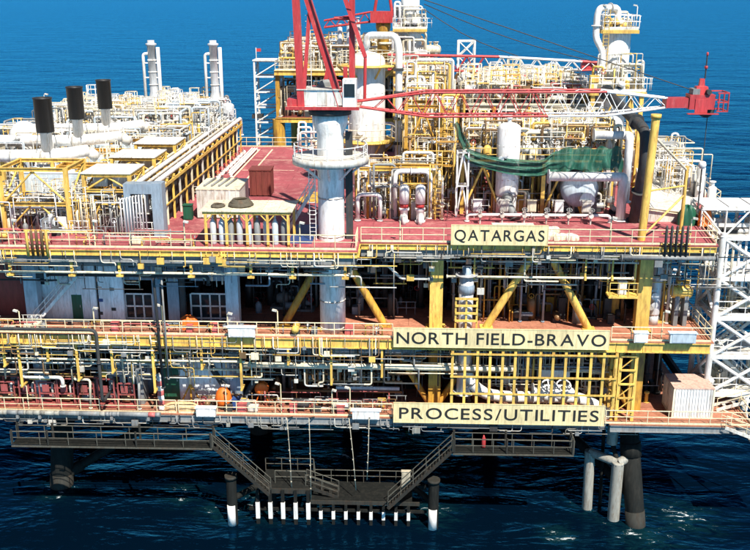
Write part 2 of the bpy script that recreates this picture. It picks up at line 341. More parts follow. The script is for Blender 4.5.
def valve(label, p, axis, r, mat='white', wm='cranered', group=None, base=None):
    p = Vector(p); ax = Vector(axis).normalized(); t = thing('valve', label, 'valve', p if base is None else (p.x, p.y, base), group)
    MB().tube([p - ax * r * 2, p - ax * r * 1.1, p, p + ax * r * 1.1, p + ax * r * 2], [r * .8, r * .9, r * 1.35, r * .9, r * .8], 12).build('valve_body', mat, t)
    for s in (-2, 2): flange('flange', p + ax * r * s, ax, r * 1.45, mat, t, 0.08)
    u = Vector((0, -0.5, 0.86)) if abs(ax.z) < 0.5 else Vector((0, -1, 0))
    bar('stem', p + u * r, p + u * (r + 0.45), 0.05, mat, t); wheel('handwheel', p + u * (r + 0.45), u, max(0.22, r), wm, t)
    if base is not None: bar('support_leg', (p.x, p.y, base), (p.x, p.y, p.z - r), 0.07, mat, t)
    return t
def lamp_post(label, p, h, mat='rail', group=None, arm=(0.35, -0.2)):
    p = Vector(p); t = thing('floodlight_pole', label, 'floodlight', p, group)
    bar('pole', p, p + Vector((0, 0, h)), 0.05, mat, t, 6)
    q = p + Vector((0, 0, h)); e = q + Vector((arm[0], arm[1], 0.12)); bar('arm', q, e, 0.035, mat, t, 6)
    hd = beam('lamp_housing', e - Vector((0.17, 0, -0.02)), e + Vector((0.17, -0.05, -0.05)), 0.2, 0.13, 'offwhite', t); return t
def jbox(label, c, s, mat, base, group=None, cat='cabinet', name='control_cabinet'):
    c = Vector(c); t = thing(name, label, cat, (c.x, c.y, base), group); w, d, h = s
    box('body', (c.x - w / 2, c.y - d / 2, c.z), (c.x + w / 2, c.y + d / 2, c.z + h), mat, t)
    box('door', (c.x - w * 0.42, c.y - d / 2 - 0.03, c.z + h * 0.08), (c.x + w * 0.42, c.y - d / 2 - 0.002, c.z + h * 0.92), mat, t)
    box('hood', (c.x - w * 0.56, c.y - d * 0.65, c.z + h + 0.002), (c.x + w * 0.56, c.y + d * 0.6, c.z + h + 0.05), mat, t)
    if c.z > base + 0.02:
        for s_ in (-1, 1): bar('leg', (c.x + s_ * w * 0.35, c.y, base), (c.x + s_ * w * 0.35, c.y, c.z + 0.05), 0.035, mat, t, 6)
    return t
def portal(label, x0, x1, y0, y1, z0, z1, mat='yellow', w=0.32, mid=None, brace=True, group=None, name='steel_frame', cat='frame', sides=True):
    t = thing(name, label, cat, ((x0 + x1) / 2, (y0 + y1) / 2, z0), group); u = (0, 0, 1)
    for x in (x0, x1):
        for y in (y0, y1): ibeam('column', (x, y, z0), (x, y, z1), w, w, mat, t, (0, 1, 0))
    for z in [z1 - w * 0.5] + ([mid] if mid else []):
        for y in (y0, y1): ibeam('cross_beam', (x0 + w / 2, y, z), (x1 - w / 2, y, z), w * 0.8, w * 0.9, mat, t, u)
        if sides:
            for x in (x0, x1): ibeam('side_beam', (x, y0 + w / 2, z), (x, y1 - w / 2, z), w * 0.8, w * 0.9, mat, t, u)
    if brace:
        zb = mid or (z0 + 0.1)
        bar('brace', (x0, y0 + 0.05, zb), ((x0 + x1) / 2, y0 + 0.05, z1 - w), 0.08, mat, t); bar('brace', (x1, y0 + 0.05, zb), ((x0 + x1) / 2, y0 + 0.05, z1 - w), 0.08, mat, t)
        for x in (x0, x1): bar('brace', (x, y0, zb), (x, y1, z1 - w), 0.08, mat, t)
        if mid:
            bar('brace', (x0, y0 + 0.05, z0), (x0 + (x1 - x0) * 0.45, y0 + 0.05, mid), 0.07, mat, t); bar('brace', (x1, y0 + 0.05, z0), (x1 - (x1 - x0) * 0.45, y0 + 0.05, mid), 0.07, mat, t)
    return t
import re
COLW = {'white': 'white', 'offwhite': 'dull white', 'cream': 'cream', 'silver': 'silver', 'paleblue': 'pale blue', 'grey': 'grey', 'darkgrey': 'dark grey', 'darksteel': 'blackish', 'black': 'black', 'bluegrey': 'blue grey', 'copper': 'brown', 'yellow': 'yellow', 'deepyellow': 'mustard', 'pinkred': 'pink red', 'cranered': 'red'}
def run_label(label, pts, mat):
    rest = re.sub(r'^((white|cream|pale|yellow|dark|brown|tan|thin|small|low|or|goose|necked|process|grey|fitting) )+', '', label)
    shape = {2: 'upright', 3: 'bent', 4: 'arched', 5: 'cornered'}.get(len(pts), 'stepped')
    return COLW[mat] + ' ' + shape + ' ' + rest
SOLO_FRAC = 0.11
class Mixed:
    """several small pieces of pipework joined, one slot per material"""
    def __init__(s): s.b = {}
    def __getitem__(s, m): return s.b.setdefault(m, MB())
    def build(s, name, label, cat, parent=None):
        v, f, sm, mi = [], [], [], []; mats = list(s.b)
        for k, m in enumerate(mats):
            q = s.b[m]; i = len(v); v += q.v; f += [[i + j for j in ff] for ff in q.f]; sm += q.sm; mi += [k] * len(q.f)
        c = Vector((sum(p[0] for p in v) / len(v), sum(p[1] for p in v) / len(v), min(p[2] for p in v)))
        me = bpy.data.meshes.new(name); me.from_pydata([tuple(Vector(p) - c) for p in v], [], f); me.polygons.foreach_set('use_smooth', sm); me.polygons.foreach_set('material_index', mi)
        for m in mats: me.materials.append(MAT[m])
        me.update(); return props(obj(name, me, Matrix.Translation(c), parent), label, cat, None, 'stuff')
def run_pts(R, x0, x1, y0, y1, z0, z1, minh):
    x, y = R.uniform(x0, x1), R.uniform(y0, y1); z = z0 + minh + (z1 - z0 - minh) * R.random() ** 0.7
    pts = [(x, y, z0), (x, y, z)]; typ = R.random()
    X = min(max(x + R.choice((-1, 1)) * R.uniform(1, 5), x0), x1); Y = min(max(y + R.choice((-1, 1)) * R.uniform(1, 4), y0), y1)
    if typ < 0.2: pass
    elif typ < 0.6: pts += [(X, y, z), (X, y, z0)]
    elif typ < 0.8: pts += [(X, y, z), (X, Y, z), (X, Y, z0)]
    else:
        zz = z0 + (z - z0) * R.uniform(0.35, 0.75); pts += [(X, y, z), (X, y, zz), (X, Y, zz), (X, Y, z0)]
    clean = [pts[0]]
    for p in pts[1:]:
        if (Vector(p) - Vector(clean[-1])).length > 0.3: clean.append(p)
    return clean if len(clean) > 1 else None
def runs(label, group, x0, x1, y0, y1, z0, z1, n, seed, mats, rr=(0.05, 0.07, 0.1, 0.14), minh=0.8, extra=1.0):
    """pipe runs that stand on level z0: the stoutest are objects, the rest of the tangle is joined"""
    R = random.Random(seed); items = []
    for k in range(n):
        p = run_pts(R, x0, x1, y0, y1, z0, z1, minh); r = R.choice(rr); m = R.choice(mats)
        if p: items.append((r * (2 if p[0][1] < y0 + (y1 - y0) * .4 else 1), k, p, r, m))
    items.sort(reverse=True); ns = max(2, int(n * SOLO_FRAC))
    for _, k, p, r, m in items[:ns]: pipe(run_label(label, p, m), p, r, m, group, flanges=True)
    mx = Mixed()
    for _, k, p, r, m in items[ns:]:
        mx[m].tube(p, r, 6 if r < .09 else 8, r * 2.5)
        for j in range(len(p) - 1):
            a, b = Vector(p[j]), Vector(p[j + 1])
            if (b - a).length > 1.2 and R.random() < .6: q = a.lerp(b, R.uniform(.3, .7)); d = (b - a).normalized() * .06; mx[m].tube([q - d, q + d], r * 1.6, 8)
    for k in range(int(n * extra)):      # small fittings on the same floor: boxes, valves, posts, short rails
        x, y = R.uniform(x0, x1), R.uniform(y0, y1); m = R.choice(mats); t = R.random(); h = R.uniform(.5, max(.9, min(2.6, (z1 - z0) * .6)))
        if t < .3: w, d = R.uniform(.15, .5), R.uniform(.15, .4); mx[m].box((x - w, y - d, z0), (x + w, y + d, z0 + h * .7))
        elif t < .5:
            mx[m].tube([(x, y, z0), (x, y, z0 + h)], .05, 6); mx[R.choice(('cranered', 'darkgrey', m))].tube([(x + .2 * math.cos(a), y - .06, z0 + h + .2 * math.sin(a)) for a in (j * math.pi / 4 for j in range(9))], .03, 4)
        elif t < .7: r = R.uniform(.15, .38); mx[m].lathe([(r, 0), (r, h * .8), (r * .6, h), (.05, h + .08)], (x, y, z0), 'z', 10)
        elif t < .85: r = R.uniform(.18, .36); mx[m].lathe([(.05, -.7), (r, -.6), (r, .6), (.05, .7)], (x, y, z0 + .3 + r), R.choice('xy'), 10); mx['darkgrey'].box((x - .3, y - .2, z0), (x + .3, y + .2, z0 + .35))
        else:
            for j in range(3): mx[m].tube([(x + .7 * j, y, z0), (x + .7 * j, y, z0 + 1.1)], .03, 5)
            for zz in (.6, 1.1): mx[m].tube([(x - .1, y, z0 + zz), (x + 1.5, y, z0 + zz)], .03, 5)
    w = label.split(); mx.build('pipework', 'tangle of small ' + group + ' and fittings', 'pipework')
def hang(name, label, x0, x1, y0, y1, zt, zb, n, seed, mats, rr=(.035, .05, .07)):
    """small hung pipes, conduits, clips and junction boxes below a deck edge, joined"""
    R = random.Random(seed); mx = Mixed()
    for k in range(n):
        x, y = R.uniform(x0, x1), R.uniform(y0, y1); r = R.choice(rr); m = R.choice(mats); z = R.uniform(zb, zt - .5); t = R.random()
        if t < .35: mx[m].tube([(x, y, zt), (x, y, z), (x + R.uniform(-3, 3), y, z)], r, 6, .2)
        elif t < .6: L = R.uniform(1, 6); mx[m].tube([(x, y, z), (x + L, y, z)], r, 6); mx[m].tube([(x + .2, y, z), (x + .2, y, zt)], .03, 5); mx[m].tube([(x + L - .2, y, z), (x + L - .2, y, zt)], .03, 5)
        elif t < .8: X = x + R.uniform(-2, 2); mx[m].tube([(x, y, zt), (x, y, z), (X, y, z), (X, y, zb)], r, 6, .25)
        else: w = R.uniform(.1, .3); mx[m].box((x - w, y - .1, z - w), (x + w, y + .1, z + w * .8)); mx[m].tube([(x, y, z + w * .7), (x, y, zt)], .03, 5)
    return mx.build(name, label, 'pipework')
def stages(label, x0, x1, y0, y1, z0, z1, n, seed, mats):
    """little access stages, ladders, hand rails and thin frames, joined"""
    R = random.Random(seed); mx = Mixed()
    for k in range(n):
        w, d = R.uniform(.6, 1.6), R.uniform(.5, 1.2); x, y = R.uniform(x0, max(x0 + .1, x1 - w)), R.uniform(y0, max(y0 + .1, y1 - d)); z = z0 + (z1 - z0) * R.uniform(.25, .85); m, m2 = R.choice(mats), R.choice(mats)
        for px_ in (x, x + w):
            for py_ in (y, y + d): mx[m].tube([(px_, py_, z0), (px_, py_, z + 1.05)], .035, 5)
        if R.random() < .75: mx[m2].box((x - .05, y - .05, z - .05), (x + w + .05, y + d + .05, z))
        for h in (.55, 1.05):
            for a, b in (((x, y), (x + w, y)), ((x, y + d), (x + w, y + d)), ((x, y), (x, y + d)), ((x + w, y), (x + w, y + d))): mx[m].tube([(*a, z + h), (*b, z + h)], .028, 5)
        if R.random() < .5: mx[m].tube([(x, y, z0), (x + w, y, z)], .03, 5)
        if R.random() < .5:
            for s_ in (0, .4): mx[m2].tube([(x + .1 + s_, y - .06, z0), (x + .1 + s_, y - .06, z + 1)], .025, 5)
            for j in range(int((z - z0) / .35)): mx[m2].tube([(x + .1, y - .06, z0 + .35 * (j + 1)), (x + .5, y - .06, z0 + .35 * (j + 1))], .016, 4)
    return mx.build('access_stages', label, 'scaffolding')
GLYPH = {}
def glyph(ch):
    if ch not in GLYPH:
        c = bpy.data.curves.new('letter', 'FONT'); c.body = ch; c.size = 1; c.extrude = 0.01; c.offset = 0.006; c.resolution_u = 6
        o = bpy.data.objects.new('letter', c); COL.objects.link(o)
        me = bpy.data.meshes.new_from_object(o.evaluated_get(bpy.context.evaluated_depsgraph_get())); bpy.data.objects.remove(o)
        x0 = min(v.co.x for v in me.vertices)
        for v in me.vertices: v.co.x -= x0
        me.materials.clear(); me.materials.append(MAT['letter']); GLYPH[ch] = (me, max(v.co.x for v in me.vertices))
    return GLYPH[ch]
def sign(label, s, x0, x1, z0, z1, y, m=(0.03, 0.2), frame='yellow'):
    t = thing('name_board', label, 'sign', ((x0 + x1) / 2, y, z0))
    W_, H_ = x1 - x0, z1 - z0; nbd = max(2, round(W_ / 2.7))
    for k in range(nbd): box('board', (x0 + W_ * k / nbd + (.012 if k else 0), y + .004 * (k % 2), z0), (x0 + W_ * (k + 1) / nbd, y + 0.06, z1), 'signboard', t)
    for a, b in (((x0 - .05, z0 - .05), (x1 + .05, z0 - .001)), ((x0 - .05, z1 + .001), (x1 + .05, z1 + .05)), ((x0 - .05, z0), (x0 - .001, z1)), ((x1 + .001, z0), (x1 + .05, z1))):
        box('frame_strip', (a[0], y - 0.02, a[1]), (b[0], y + 0.08, b[1]), 'signboard', t)
    x, lay = 0.0, []
    for ch in s:
        if ch == ' ': x += .34; continue
        me, w = glyph(ch); lay.append((me, x)); x += w + .13
    x -= .13; k = W_ * (1 - 2 * m[0]) / x; kz = H_ * (1 - 2 * m[1]) / .72
    for me, lx in lay: obj('letter', me, Matrix.Translation((x0 + W_ * m[0] + lx * k, y - 0.012, z0 + H_ * m[1])) @ Matrix.Rotation(RAD(90), 4, 'X') @ Matrix.Diagonal((k, kz, 1, 1)), t)
    n = max(2, int(W_ / 2.2))
    for k in range(n):
        x = x0 + W_ * (k + 0.5) / n; beam('back_stay', (x, y + 0.09, z0 + 0.05), (x, y + 0.09, z1 - 0.05), 0.1, 0.06, frame, t, (0, 1, 0))
    return t

# ------------------------------------------------------------------ the sea
ZM, ZD, ZL, SEA = 25.0, 17.7, 11.0, 1.8
FOAM = [(18.9, -1.8, 5.0), (15.5, 3.0, 3.5), (17.5, 1.5, 4.0), (-29.8, 3.4, 3.0), (-12, 1.5, 4.5), (-6, 1.5, 3.5), (2, 1, 4), (22.5, 1.0, 5.0), (-15, 0.5, 3.5), (-19, 3, 3), (12, -2, 2.6), (-5, 10, 4)]
sea_material()
sea = MB().grid(lambda u, v: ((u - 0.5) * 60000, -3000 + v * 45000, SEA), 1, 1, False).build('sea', 'sea_water'); props(sea, 'deep blue open sea around the platform', 'sea', None, 'structure')

# ------------------------------------------------------------------ decks
XL = -41.0
def prism(name, poly, z0, z1, mat, par=None):
    b = MB(); n = len(poly); i = 0
    b.v = [Vector((x, y, z0)) for x, y in poly] + [Vector((x, y, z1)) for x, y in poly]
    b.f = [list(range(n))[::-1], list(range(n, 2 * n))] + [[k, (k + 1) % n, n + (k + 1) % n, n + k] for k in range(n)]; b.sm = [False] * len(b.f)
    return b.build(name, mat, par)
GRID = (-29.5, -13.7, 2.1, 17.9)
dk = thing('main_deck', 'red painted top deck of the platform with yellow edge girder', 'deck', (0, 0, ZM - 1))
prism('deck_plating', [(XL, -2.4), (-3.7, -2.4), (-3.7, 0), (22.6, 0), (23.4, 8), (27.2, 14), (27.2, 43), (XL, 43)], ZM - 0.12, ZM, 'deckred', dk)
xs = [XL, -35.2, -29.5, -24.2, -18.9, -13.7, -8.6, -3.7]
for a, b in zip(xs, xs[1:]): ibeam('edge_girder', (a + .02, -2.33, ZM - 0.33), (b - .02, -2.33, ZM - 0.33), 0.3, 0.42, 'yellow', dk)
xs = [-3.6, 2.1, 6.1, 10, 13.9, 17.9, 22.5]
for a, b in zip(xs, xs[1:]): ibeam('edge_girder', (a + .02, 0.08, ZM - 0.33), (b - .02, 0.08, ZM - 0.33), 0.3, 0.42, 'yellow', dk)
ibeam('edge_girder', (-3.75, -2.2, ZM - 0.33), (-3.75, 0, ZM - 0.33), 0.3, 0.42, 'yellow', dk)
beam('lower_girder', (XL, -2.0, ZM - 0.85), (-3.9, -2.0, ZM - 0.85), 0.5, 0.55, 'grey', dk); beam('lower_girder', (-3.6, 0.4, ZM - 0.85), (22.4, 0.4, ZM - 0.85), 0.5, 0.55, 'grey', dk)
for k in range(22):
    x = -40 + k * 2.9
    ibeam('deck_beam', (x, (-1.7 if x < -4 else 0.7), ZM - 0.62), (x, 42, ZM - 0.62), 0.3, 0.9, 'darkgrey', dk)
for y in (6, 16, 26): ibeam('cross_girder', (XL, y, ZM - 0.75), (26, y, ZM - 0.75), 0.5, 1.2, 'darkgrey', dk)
for x in (-17.6, -16.1): box('painted_line', (x - 0.09, 10, ZM + 0.004), (x + 0.09, 41, ZM + 0.008), 'linepaint', dk)
for y in (11, 28, 34): box('painted_line', (-17.4, y, ZM + 0.004), (-12, y + 0.14, ZM + 0.008), 'linepaint', dk)
prism('deck_patch', [(-10.5, 13), (-7.6, 13), (-7.6, 17.5), (-9, 17.5)], ZM + 0.004, ZM + 0.008, 'deepyellow', dk)
box('deck_patch', (-9.0, -0.6, ZM + 0.004), (-7.2, 5.2, ZM + 0.008), 'blue', dk)  # flat dark blue rectangle on the deck left of the pedestal

md = thing('middle_deck', 'brown red middle deck with heavy yellow edge girder', 'deck', (0, 0, ZD - 1))
prism('deck_plating', [(XL, -0.75), (22.8, -0.75), (22.8, 40), (XL, 40)], ZD - 0.1, ZD, 'deckbrown', md)
xs = [XL, -35.2, -29.5, -24.2, -18.9, -13.7, -8.6, -1.5, 5, 10, 15.6, 17.6, 22.6]
for a, b in zip(xs, xs[1:]): ibeam('edge_girder', (a + .02, -0.62, ZD - 0.5), (b - .02, -0.62, ZD - 0.5), 0.32, 0.78, 'yellow', md)
for k in range(22):
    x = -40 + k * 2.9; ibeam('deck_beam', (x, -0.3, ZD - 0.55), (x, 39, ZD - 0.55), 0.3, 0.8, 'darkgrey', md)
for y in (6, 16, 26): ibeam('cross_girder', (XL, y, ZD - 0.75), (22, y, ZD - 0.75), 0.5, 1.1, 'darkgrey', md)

ld = thing('lower_deck', 'brown red lowest deck with dark edge girder above the sea', 'deck', (0, 0, ZL - 1))
prism('deck_plating', [(XL, -0.5), (15.5, -0.5), (15.5, -1.0), (26.5, -1.0), (26.5, 7), (22.8, 9), (22.8, 40), (XL, 40)], ZL - 0.1, ZL, 'deckbrown', ld)
for a, b in ((XL, -18), (-17.9, -1.2), (-1.1, 15.4)): ibeam('edge_girder', (a, -0.35, ZL - 0.42), (b, -0.35, ZL - 0.42), 0.3, 0.6, 'grey', ld)
ibeam('edge_girder', (15.6, -0.85, ZL - 0.4), (26.4, -0.85, ZL - 0.4), 0.3, 0.55, 'grey', ld)
for k in range(23):
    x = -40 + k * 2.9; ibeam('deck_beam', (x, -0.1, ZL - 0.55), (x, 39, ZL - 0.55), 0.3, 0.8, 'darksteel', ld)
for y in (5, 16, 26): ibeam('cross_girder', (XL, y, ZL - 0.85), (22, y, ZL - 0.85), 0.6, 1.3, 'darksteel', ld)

# columns, braces
for k, x in enumerate(GRID):
    cm = ('paleblue', 'paleblue', 'yellow', 'yellow')[k]
    t = thing('deck_column', ('pale blue steel column under the stack module', 'pale blue steel column beside the glazed front', 'yellow steel column between the two wide name boards', 'yellow steel column at the open right bay')[k], 'column', (x, 1.8, ZL))
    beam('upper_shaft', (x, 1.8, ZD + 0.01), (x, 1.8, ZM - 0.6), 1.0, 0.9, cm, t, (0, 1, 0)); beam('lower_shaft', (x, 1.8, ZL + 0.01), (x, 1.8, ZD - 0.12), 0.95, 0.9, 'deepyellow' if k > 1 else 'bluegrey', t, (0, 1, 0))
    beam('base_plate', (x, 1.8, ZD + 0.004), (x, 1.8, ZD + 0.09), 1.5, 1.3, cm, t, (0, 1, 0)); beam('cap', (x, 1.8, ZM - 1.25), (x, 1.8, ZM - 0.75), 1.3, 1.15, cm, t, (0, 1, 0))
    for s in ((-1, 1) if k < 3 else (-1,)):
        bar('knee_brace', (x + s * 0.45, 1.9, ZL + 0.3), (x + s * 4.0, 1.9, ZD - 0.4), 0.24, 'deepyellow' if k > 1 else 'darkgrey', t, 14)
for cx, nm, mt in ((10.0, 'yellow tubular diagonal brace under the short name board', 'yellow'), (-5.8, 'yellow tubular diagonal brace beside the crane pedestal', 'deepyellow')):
    for s in (-1, 1):
        t = thing('diagonal_brace', nm, 'brace', (cx + s * 4, 1.9, ZD), 'diagonal braces of the ' + ('sign bay' if cx > 0 else 'pedestal bay'))
        bar('tube', (cx + s * 3.95, 2.0, ZD), (cx + s * 0.45, 1.6, ZM - 0.9), 0.30, mt, t, 16); box('foot_plate', (cx + s * 3.95 - 0.5, 1.5, ZD + 0.004), (cx + s * 3.95 + 0.5, 2.5, ZD + 0.06), mt, t)
        flange('gusset', (cx + s * 0.55, 1.62, ZM - 1.1), (s * 3.5, 0.4, -6.2), 0.42, mt, t, 0.16)

runs('low fitting pipe behind the top deck front railing', 'fittings behind the top deck railing', XL, -15.5, -2.0, -.4, ZM, ZM + 1.2, 24, 78, ('pinkred', 'grey', 'yellow', 'grey', 'cream'), (.03, .05), .3, .3)
runs('low fitting pipe behind the middle deck railing', 'fittings behind the middle deck railing', XL, -2, -.4, .4, ZD, ZD + 1.0, 26, 79, ('pinkred', 'offwhite', 'yellow', 'grey', 'cream', 'darkgrey'), (.03, .05), .3, .7)
runs('low fitting pipe behind the lowest deck railing', 'fittings behind the lowest deck railing', -17, -1.5, .2, 1.6, ZL, ZL + 1.3, 34, 80, ('pinkred', 'offwhite', 'yellow', 'grey', 'copper', 'darkgrey'), (.03, .05), .3, .9)
# signs
sign('cream board lettered QATARGAS on the top deck rail', 'QATARGAS', 3.08, 10.05, 25.03, 26.45, -0.42)
sign('cream board lettered NORTH FIELD-BRAVO on the middle deck edge', 'NORTH FIELD-BRAVO', -1.08, 14.95, 17.15, 18.6, -1.0, (0.012, 0.17))
sign('cream board lettered PROCESS/UTILITIES on the lowest deck edge', 'PROCESS/UTILITIES', -1.05, 15.05, 10.85, 12.45, -0.95, (0.025, 0.2))

# railings along the deck fronts
railing('pale railing along the top deck front by the shelter', [(XL, -2.25, ZM), (-3.85, -2.25, ZM), (-3.85, 0.1, ZM)])
railing('pale railing along the top deck front at the short name board', [(-3.6, 0.1, ZM), (22.4, 0.1, ZM), (23.2, 8, ZM), (27, 14, ZM), (27, 42.8, ZM)])
railing('pale railing along the rear of the red top deck', [(-21, 42.8, ZM), (-7, 42.8, ZM)])
railing('pale railing along the middle deck front left of the signs', [(XL, -0.6, ZD), (-1.2, -0.6, ZD)])
railing('pale railing on the middle deck above the pale container', [(15.2, -0.6, ZD), (22.6, -0.6, ZD), (22.6, 6, ZD)])
railing('pale railing along the lowest deck front left of the signs', [(-18, -0.35, ZL), (-1.2, -0.35, ZL)])
railing('pink and white railing by the red pump skids', [(XL, -0.35, ZL), (-18.2, -0.35, ZL)], 'rail')
railing('pale railing on the lowest deck around the pale container', [(15.2, -0.9, ZL), (26.3, -0.9, ZL), (26.3, 6.8, ZL)])

hang('edge_fittings', 'small clips, conduits and boxes on the left top deck girder', XL, -4.2, -2.68, -2.52, 24.85, 23.7, 70, 206, ('cream', 'grey', 'offwhite', 'yellow', 'darkgrey'), (.03, .045))
hang('edge_fittings', 'small clips, conduits and boxes on the right top deck girder', -3.4, 22.3, -.25, -.1, 24.85, 23.6, 50, 207, ('cream', 'grey', 'offwhite', 'yellow', 'darkgrey'), (.03, .045))
hang('edge_fittings', 'small clips, conduits and boxes on the left middle deck girder', XL, -1.6, -1.0, -.86, 17.75, 15.9, 110, 208, ('cream', 'grey', 'offwhite', 'yellow', 'copper'), (.03, .05))
hang('edge_fittings', 'small clips and conduits on the lowest deck girder', XL, 15, -.75, -.55, 10.95, 9.9, 80, 209, ('paleseal', 'grey', 'offwhite', 'darkgrey'), (.03, .05))
# yellow hanger brackets, lights and pipes on the front faces
R = random.Random(4)
for k, px in enumerate((8, 70, 118, 190, 250, 292, 345)):
    p = V(px, 258, -2.2); t = thing('hanger', 'yellow hanger bracket below the top deck edge girder', 'bracket', (p.x, -2.1, 22.6), 'hangers under the top deck edge')
    ibeam('post', (p.x, -2.05, 22.9), (p.x, -2.05, ZM - 1.15), 0.18, 0.18, 'yellow', t, (0, 1, 0)); beam('foot', (p.x - .25, -2.05, 22.83), (p.x + .25, -2.05, 22.83), 0.3, 0.14, 'yellow', t)
pipe('long white pipe slung under the top deck edge girder', [(XL, -2.05, 23.05), (-4.4, -2.05, 23.05), (-4.4, 1.2, 23.05), (-4.4, 1.2, 21.9)], 0.10, 'cream')
pipe('long dark pipe slung beneath the top deck edge', [(XL, -1.3, 23.5), (-4.6, -1.3, 23.5), (-4.6, 5, 23.5)], 0.16, 'grey')
hang('hung_pipework', 'small hung pipes and conduits under the left top deck edge', XL, -4.5, -1.6, 1.5, 24.1, 21.6, 110, 201, ('offwhite', 'grey', 'darkgrey', 'cream', 'bluegrey'))
hang('hung_pipework', 'small hung pipes and conduits under the right top deck edge', -3.5, 22.3, .7, 2.6, 24.1, 20.8, 90, 202, ('offwhite', 'grey', 'darkgrey', 'cream', 'yellow'))
pipe('thick grey pipe under the deck edge above the glazed front', [(-27, -1.2, 22.6), (-14.9, -1.2, 22.6), (-14.9, -1.2, 21.9)], 0.13, 'darkgrey')
pipe('thin white pipe crossing below the short name board', [(2.8, 0.7, 22.2), (16.8, 0.7, 22.2)], 0.09, 'cream', flanges=True)
pipe('pale stepped pipe beside the crane pedestal under the deck', [(-3.9, 1, 22.9), (-1.6, 1, 22.9), (-0.6, 1, 21.9), (1.55, 1, 21.9)], 0.11, 'offwhite', bend=0.2)
pipe('thin pale pipe running under the right half of the deck', [(2.8, 1.1, 23.3), (17.2, 1.1, 23.3)], 0.07, 'offwhite')
pipe('grey fire main along the right end of the top deck edge', [(15.5, -0.25, 24.1), (22.5, -0.25, 24.1)], 0.17, 'grey')
for k, x in enumerate((4.9, 13.2, 15.2)): 
    t = thing('pipe_hanger', 'slim yellow pipe hanger under the short name board deck', 'bracket', (x, 0.7, 22.1), 'pipe hangers of the sign bay'); beam('strap', (x, 0.7, 22.05), (x, 0.7, ZM - 1.1), 0.12, 0.12, 'yellow', t, (0, 1, 0)); beam('clip', (x, 0.5, 22.2), (x, 0.9, 22.2), 0.16, 0.3, 'yellow', t)

# ------------------------------------------------------------------ middle deck, left: rooms behind the railing
def wall_panels(label, x0, x1, y, z0, z1, mat, n, cat='wall', name='cladding_wall', depth=0.25):
    t = thing(name, label, cat, ((x0 + x1) / 2, y, z0)); w = (x1 - x0) / n
    box('backing', (x0, y, z0), (x1, y + depth, z1), mat, t)
    for k in range(n): box('panel', (x0 + w * k + 0.03, y - 0.05, z0 + 0.04), (x0 + w * (k + 1) - 0.03, y - 0.002, z1 - 0.04), mat, t)
    return t
def door(par, x0, x1, y, z0, z1, mat, nm='door', handle='silver'):
    d = box(nm, (x0, y - 0.09, z0 + 0.02), (x1, y - 0.055, z1), mat, par)
    bar('handle', (x1 - 0.14, y - 0.13, z0 + (z1 - z0) * 0.5), (x1 - 0.14, y - 0.13, z0 + (z1 - z0) * 0.5 + 0.2), 0.025, handle, d, 6); return d
a = V(38, 300, 2.6); b = V(97, 300, 2.6)
w1 = wall_panels('white clad wall with a green door behind the white stair', a.x, b.x, 2.6, ZD, 22.6, 'wallwhite', 9)
p = V(73, 310, 2.6); q = V(83, 310, 2.6); door(w1, p.x, q.x, 2.6, ZD, ZD + 2.05, 'green')
p = V(38, 283, 2.6); q = V(45, 283, 2.6); box('vent_opening', (p.x + .1, 2.5, 20.6), (q.x, 2.545, 21.8), 'glass', w1)
a = V(99, 300, 2.2); b = V(124, 300, 2.2)
w2 = wall_panels('pale locker wall with notice plates next to the green door', a.x, b.x, 2.2, ZD, 22.3, 'wallwhite', 2)
for k, (px, py) in enumerate(((101, 300), (101, 313), (112, 289), (114, 309))):
    p = V(px, py, 2.2); box('notice_plate', (p.x - .18, 2.13, p.z - .13), (p.x + .18, 2.148, p.z + .13), ('blue', 'darkgrey', 'grey', 'darkgrey')[k], w2)
def glazing(label, px0, px1, py0, py1, y, n):
    a = V(px0, py1, y); b = V(px1, py0, y); t = thing('glazed_front', label, 'window', ((a.x + b.x) / 2, y, ZD))
    z0, z1 = ZD + 0.15, b.z; w = (b.x - a.x) / n
    for k in range(n + 1): beam('mullion', (a.x + w * k, y, ZD), (a.x + w * k, y, z1), 0.12, 0.12, 'white', t, (0, 1, 0))
    for z in (z0, (z0 + z1) * 0.5, z1): beam('transom', (a.x + .06, y, z), (b.x - .06, y, z), 0.1, 0.12, 'white', t)
    for k in range(n):
        for (c, d) in ((z0, (z0 + z1) * 0.5), ((z0 + z1) * 0.5, z1)): box('pane', (a.x + w * k + .06, y + 0.03, c + .06), (a.x + w * (k + 1) - .06, y + 0.05, d - .06), 'glass', t)
    box('plinth', (a.x, y + 0.07, ZD), (b.x, y + 0.3, z0), 'grey', t); return t
glazing('white framed glazed front between locker wall and dark columns', 127, 152, 294, 318, 2.6, 3)
glazing('white framed glazed front beside the orange tarpaulin', 192, 229, 294, 318, 2.8, 4)
wall_panels('blue grey cladding above the right glazed front', V(190, 290, 3.0).x, V(231, 290, 3.0).x, 3.0, 20.9, 22.8, 'bluegrey', 5)
wall_panels('blue grey cladding above the left glazed front', V(126, 290, 3.0).x, V(153, 290, 3.0).x, 3.0, 20.9, 22.8, 'bluegrey', 3)
for k, (px, w, mt) in enumerate(((157, 0.55, 'bluegrey'), (174, 0.9, 'bluegrey'), (183, 0.4, 'darkgrey'))):
    p = V(px, 300, 2.0); t = thing('service_column', ('narrow blue grey steel post by the left glazed front', 'broad blue grey steel post between the glazed fronts', 'thin dark steel post between the glazed fronts')[k], 'column', (p.x, 2, ZD))
    beam('shaft', (p.x, 2, ZD), (p.x, 2, ZM - 1.1), w, 0.4, mt, t, (0, 1, 0)); beam('base_plate', (p.x, 2, ZD + .004), (p.x, 2, ZD + .06), w + .3, 0.7, mt, t, (0, 1, 0))
a = G(33, 326, ZD); b = V(82, 277, 1.6)
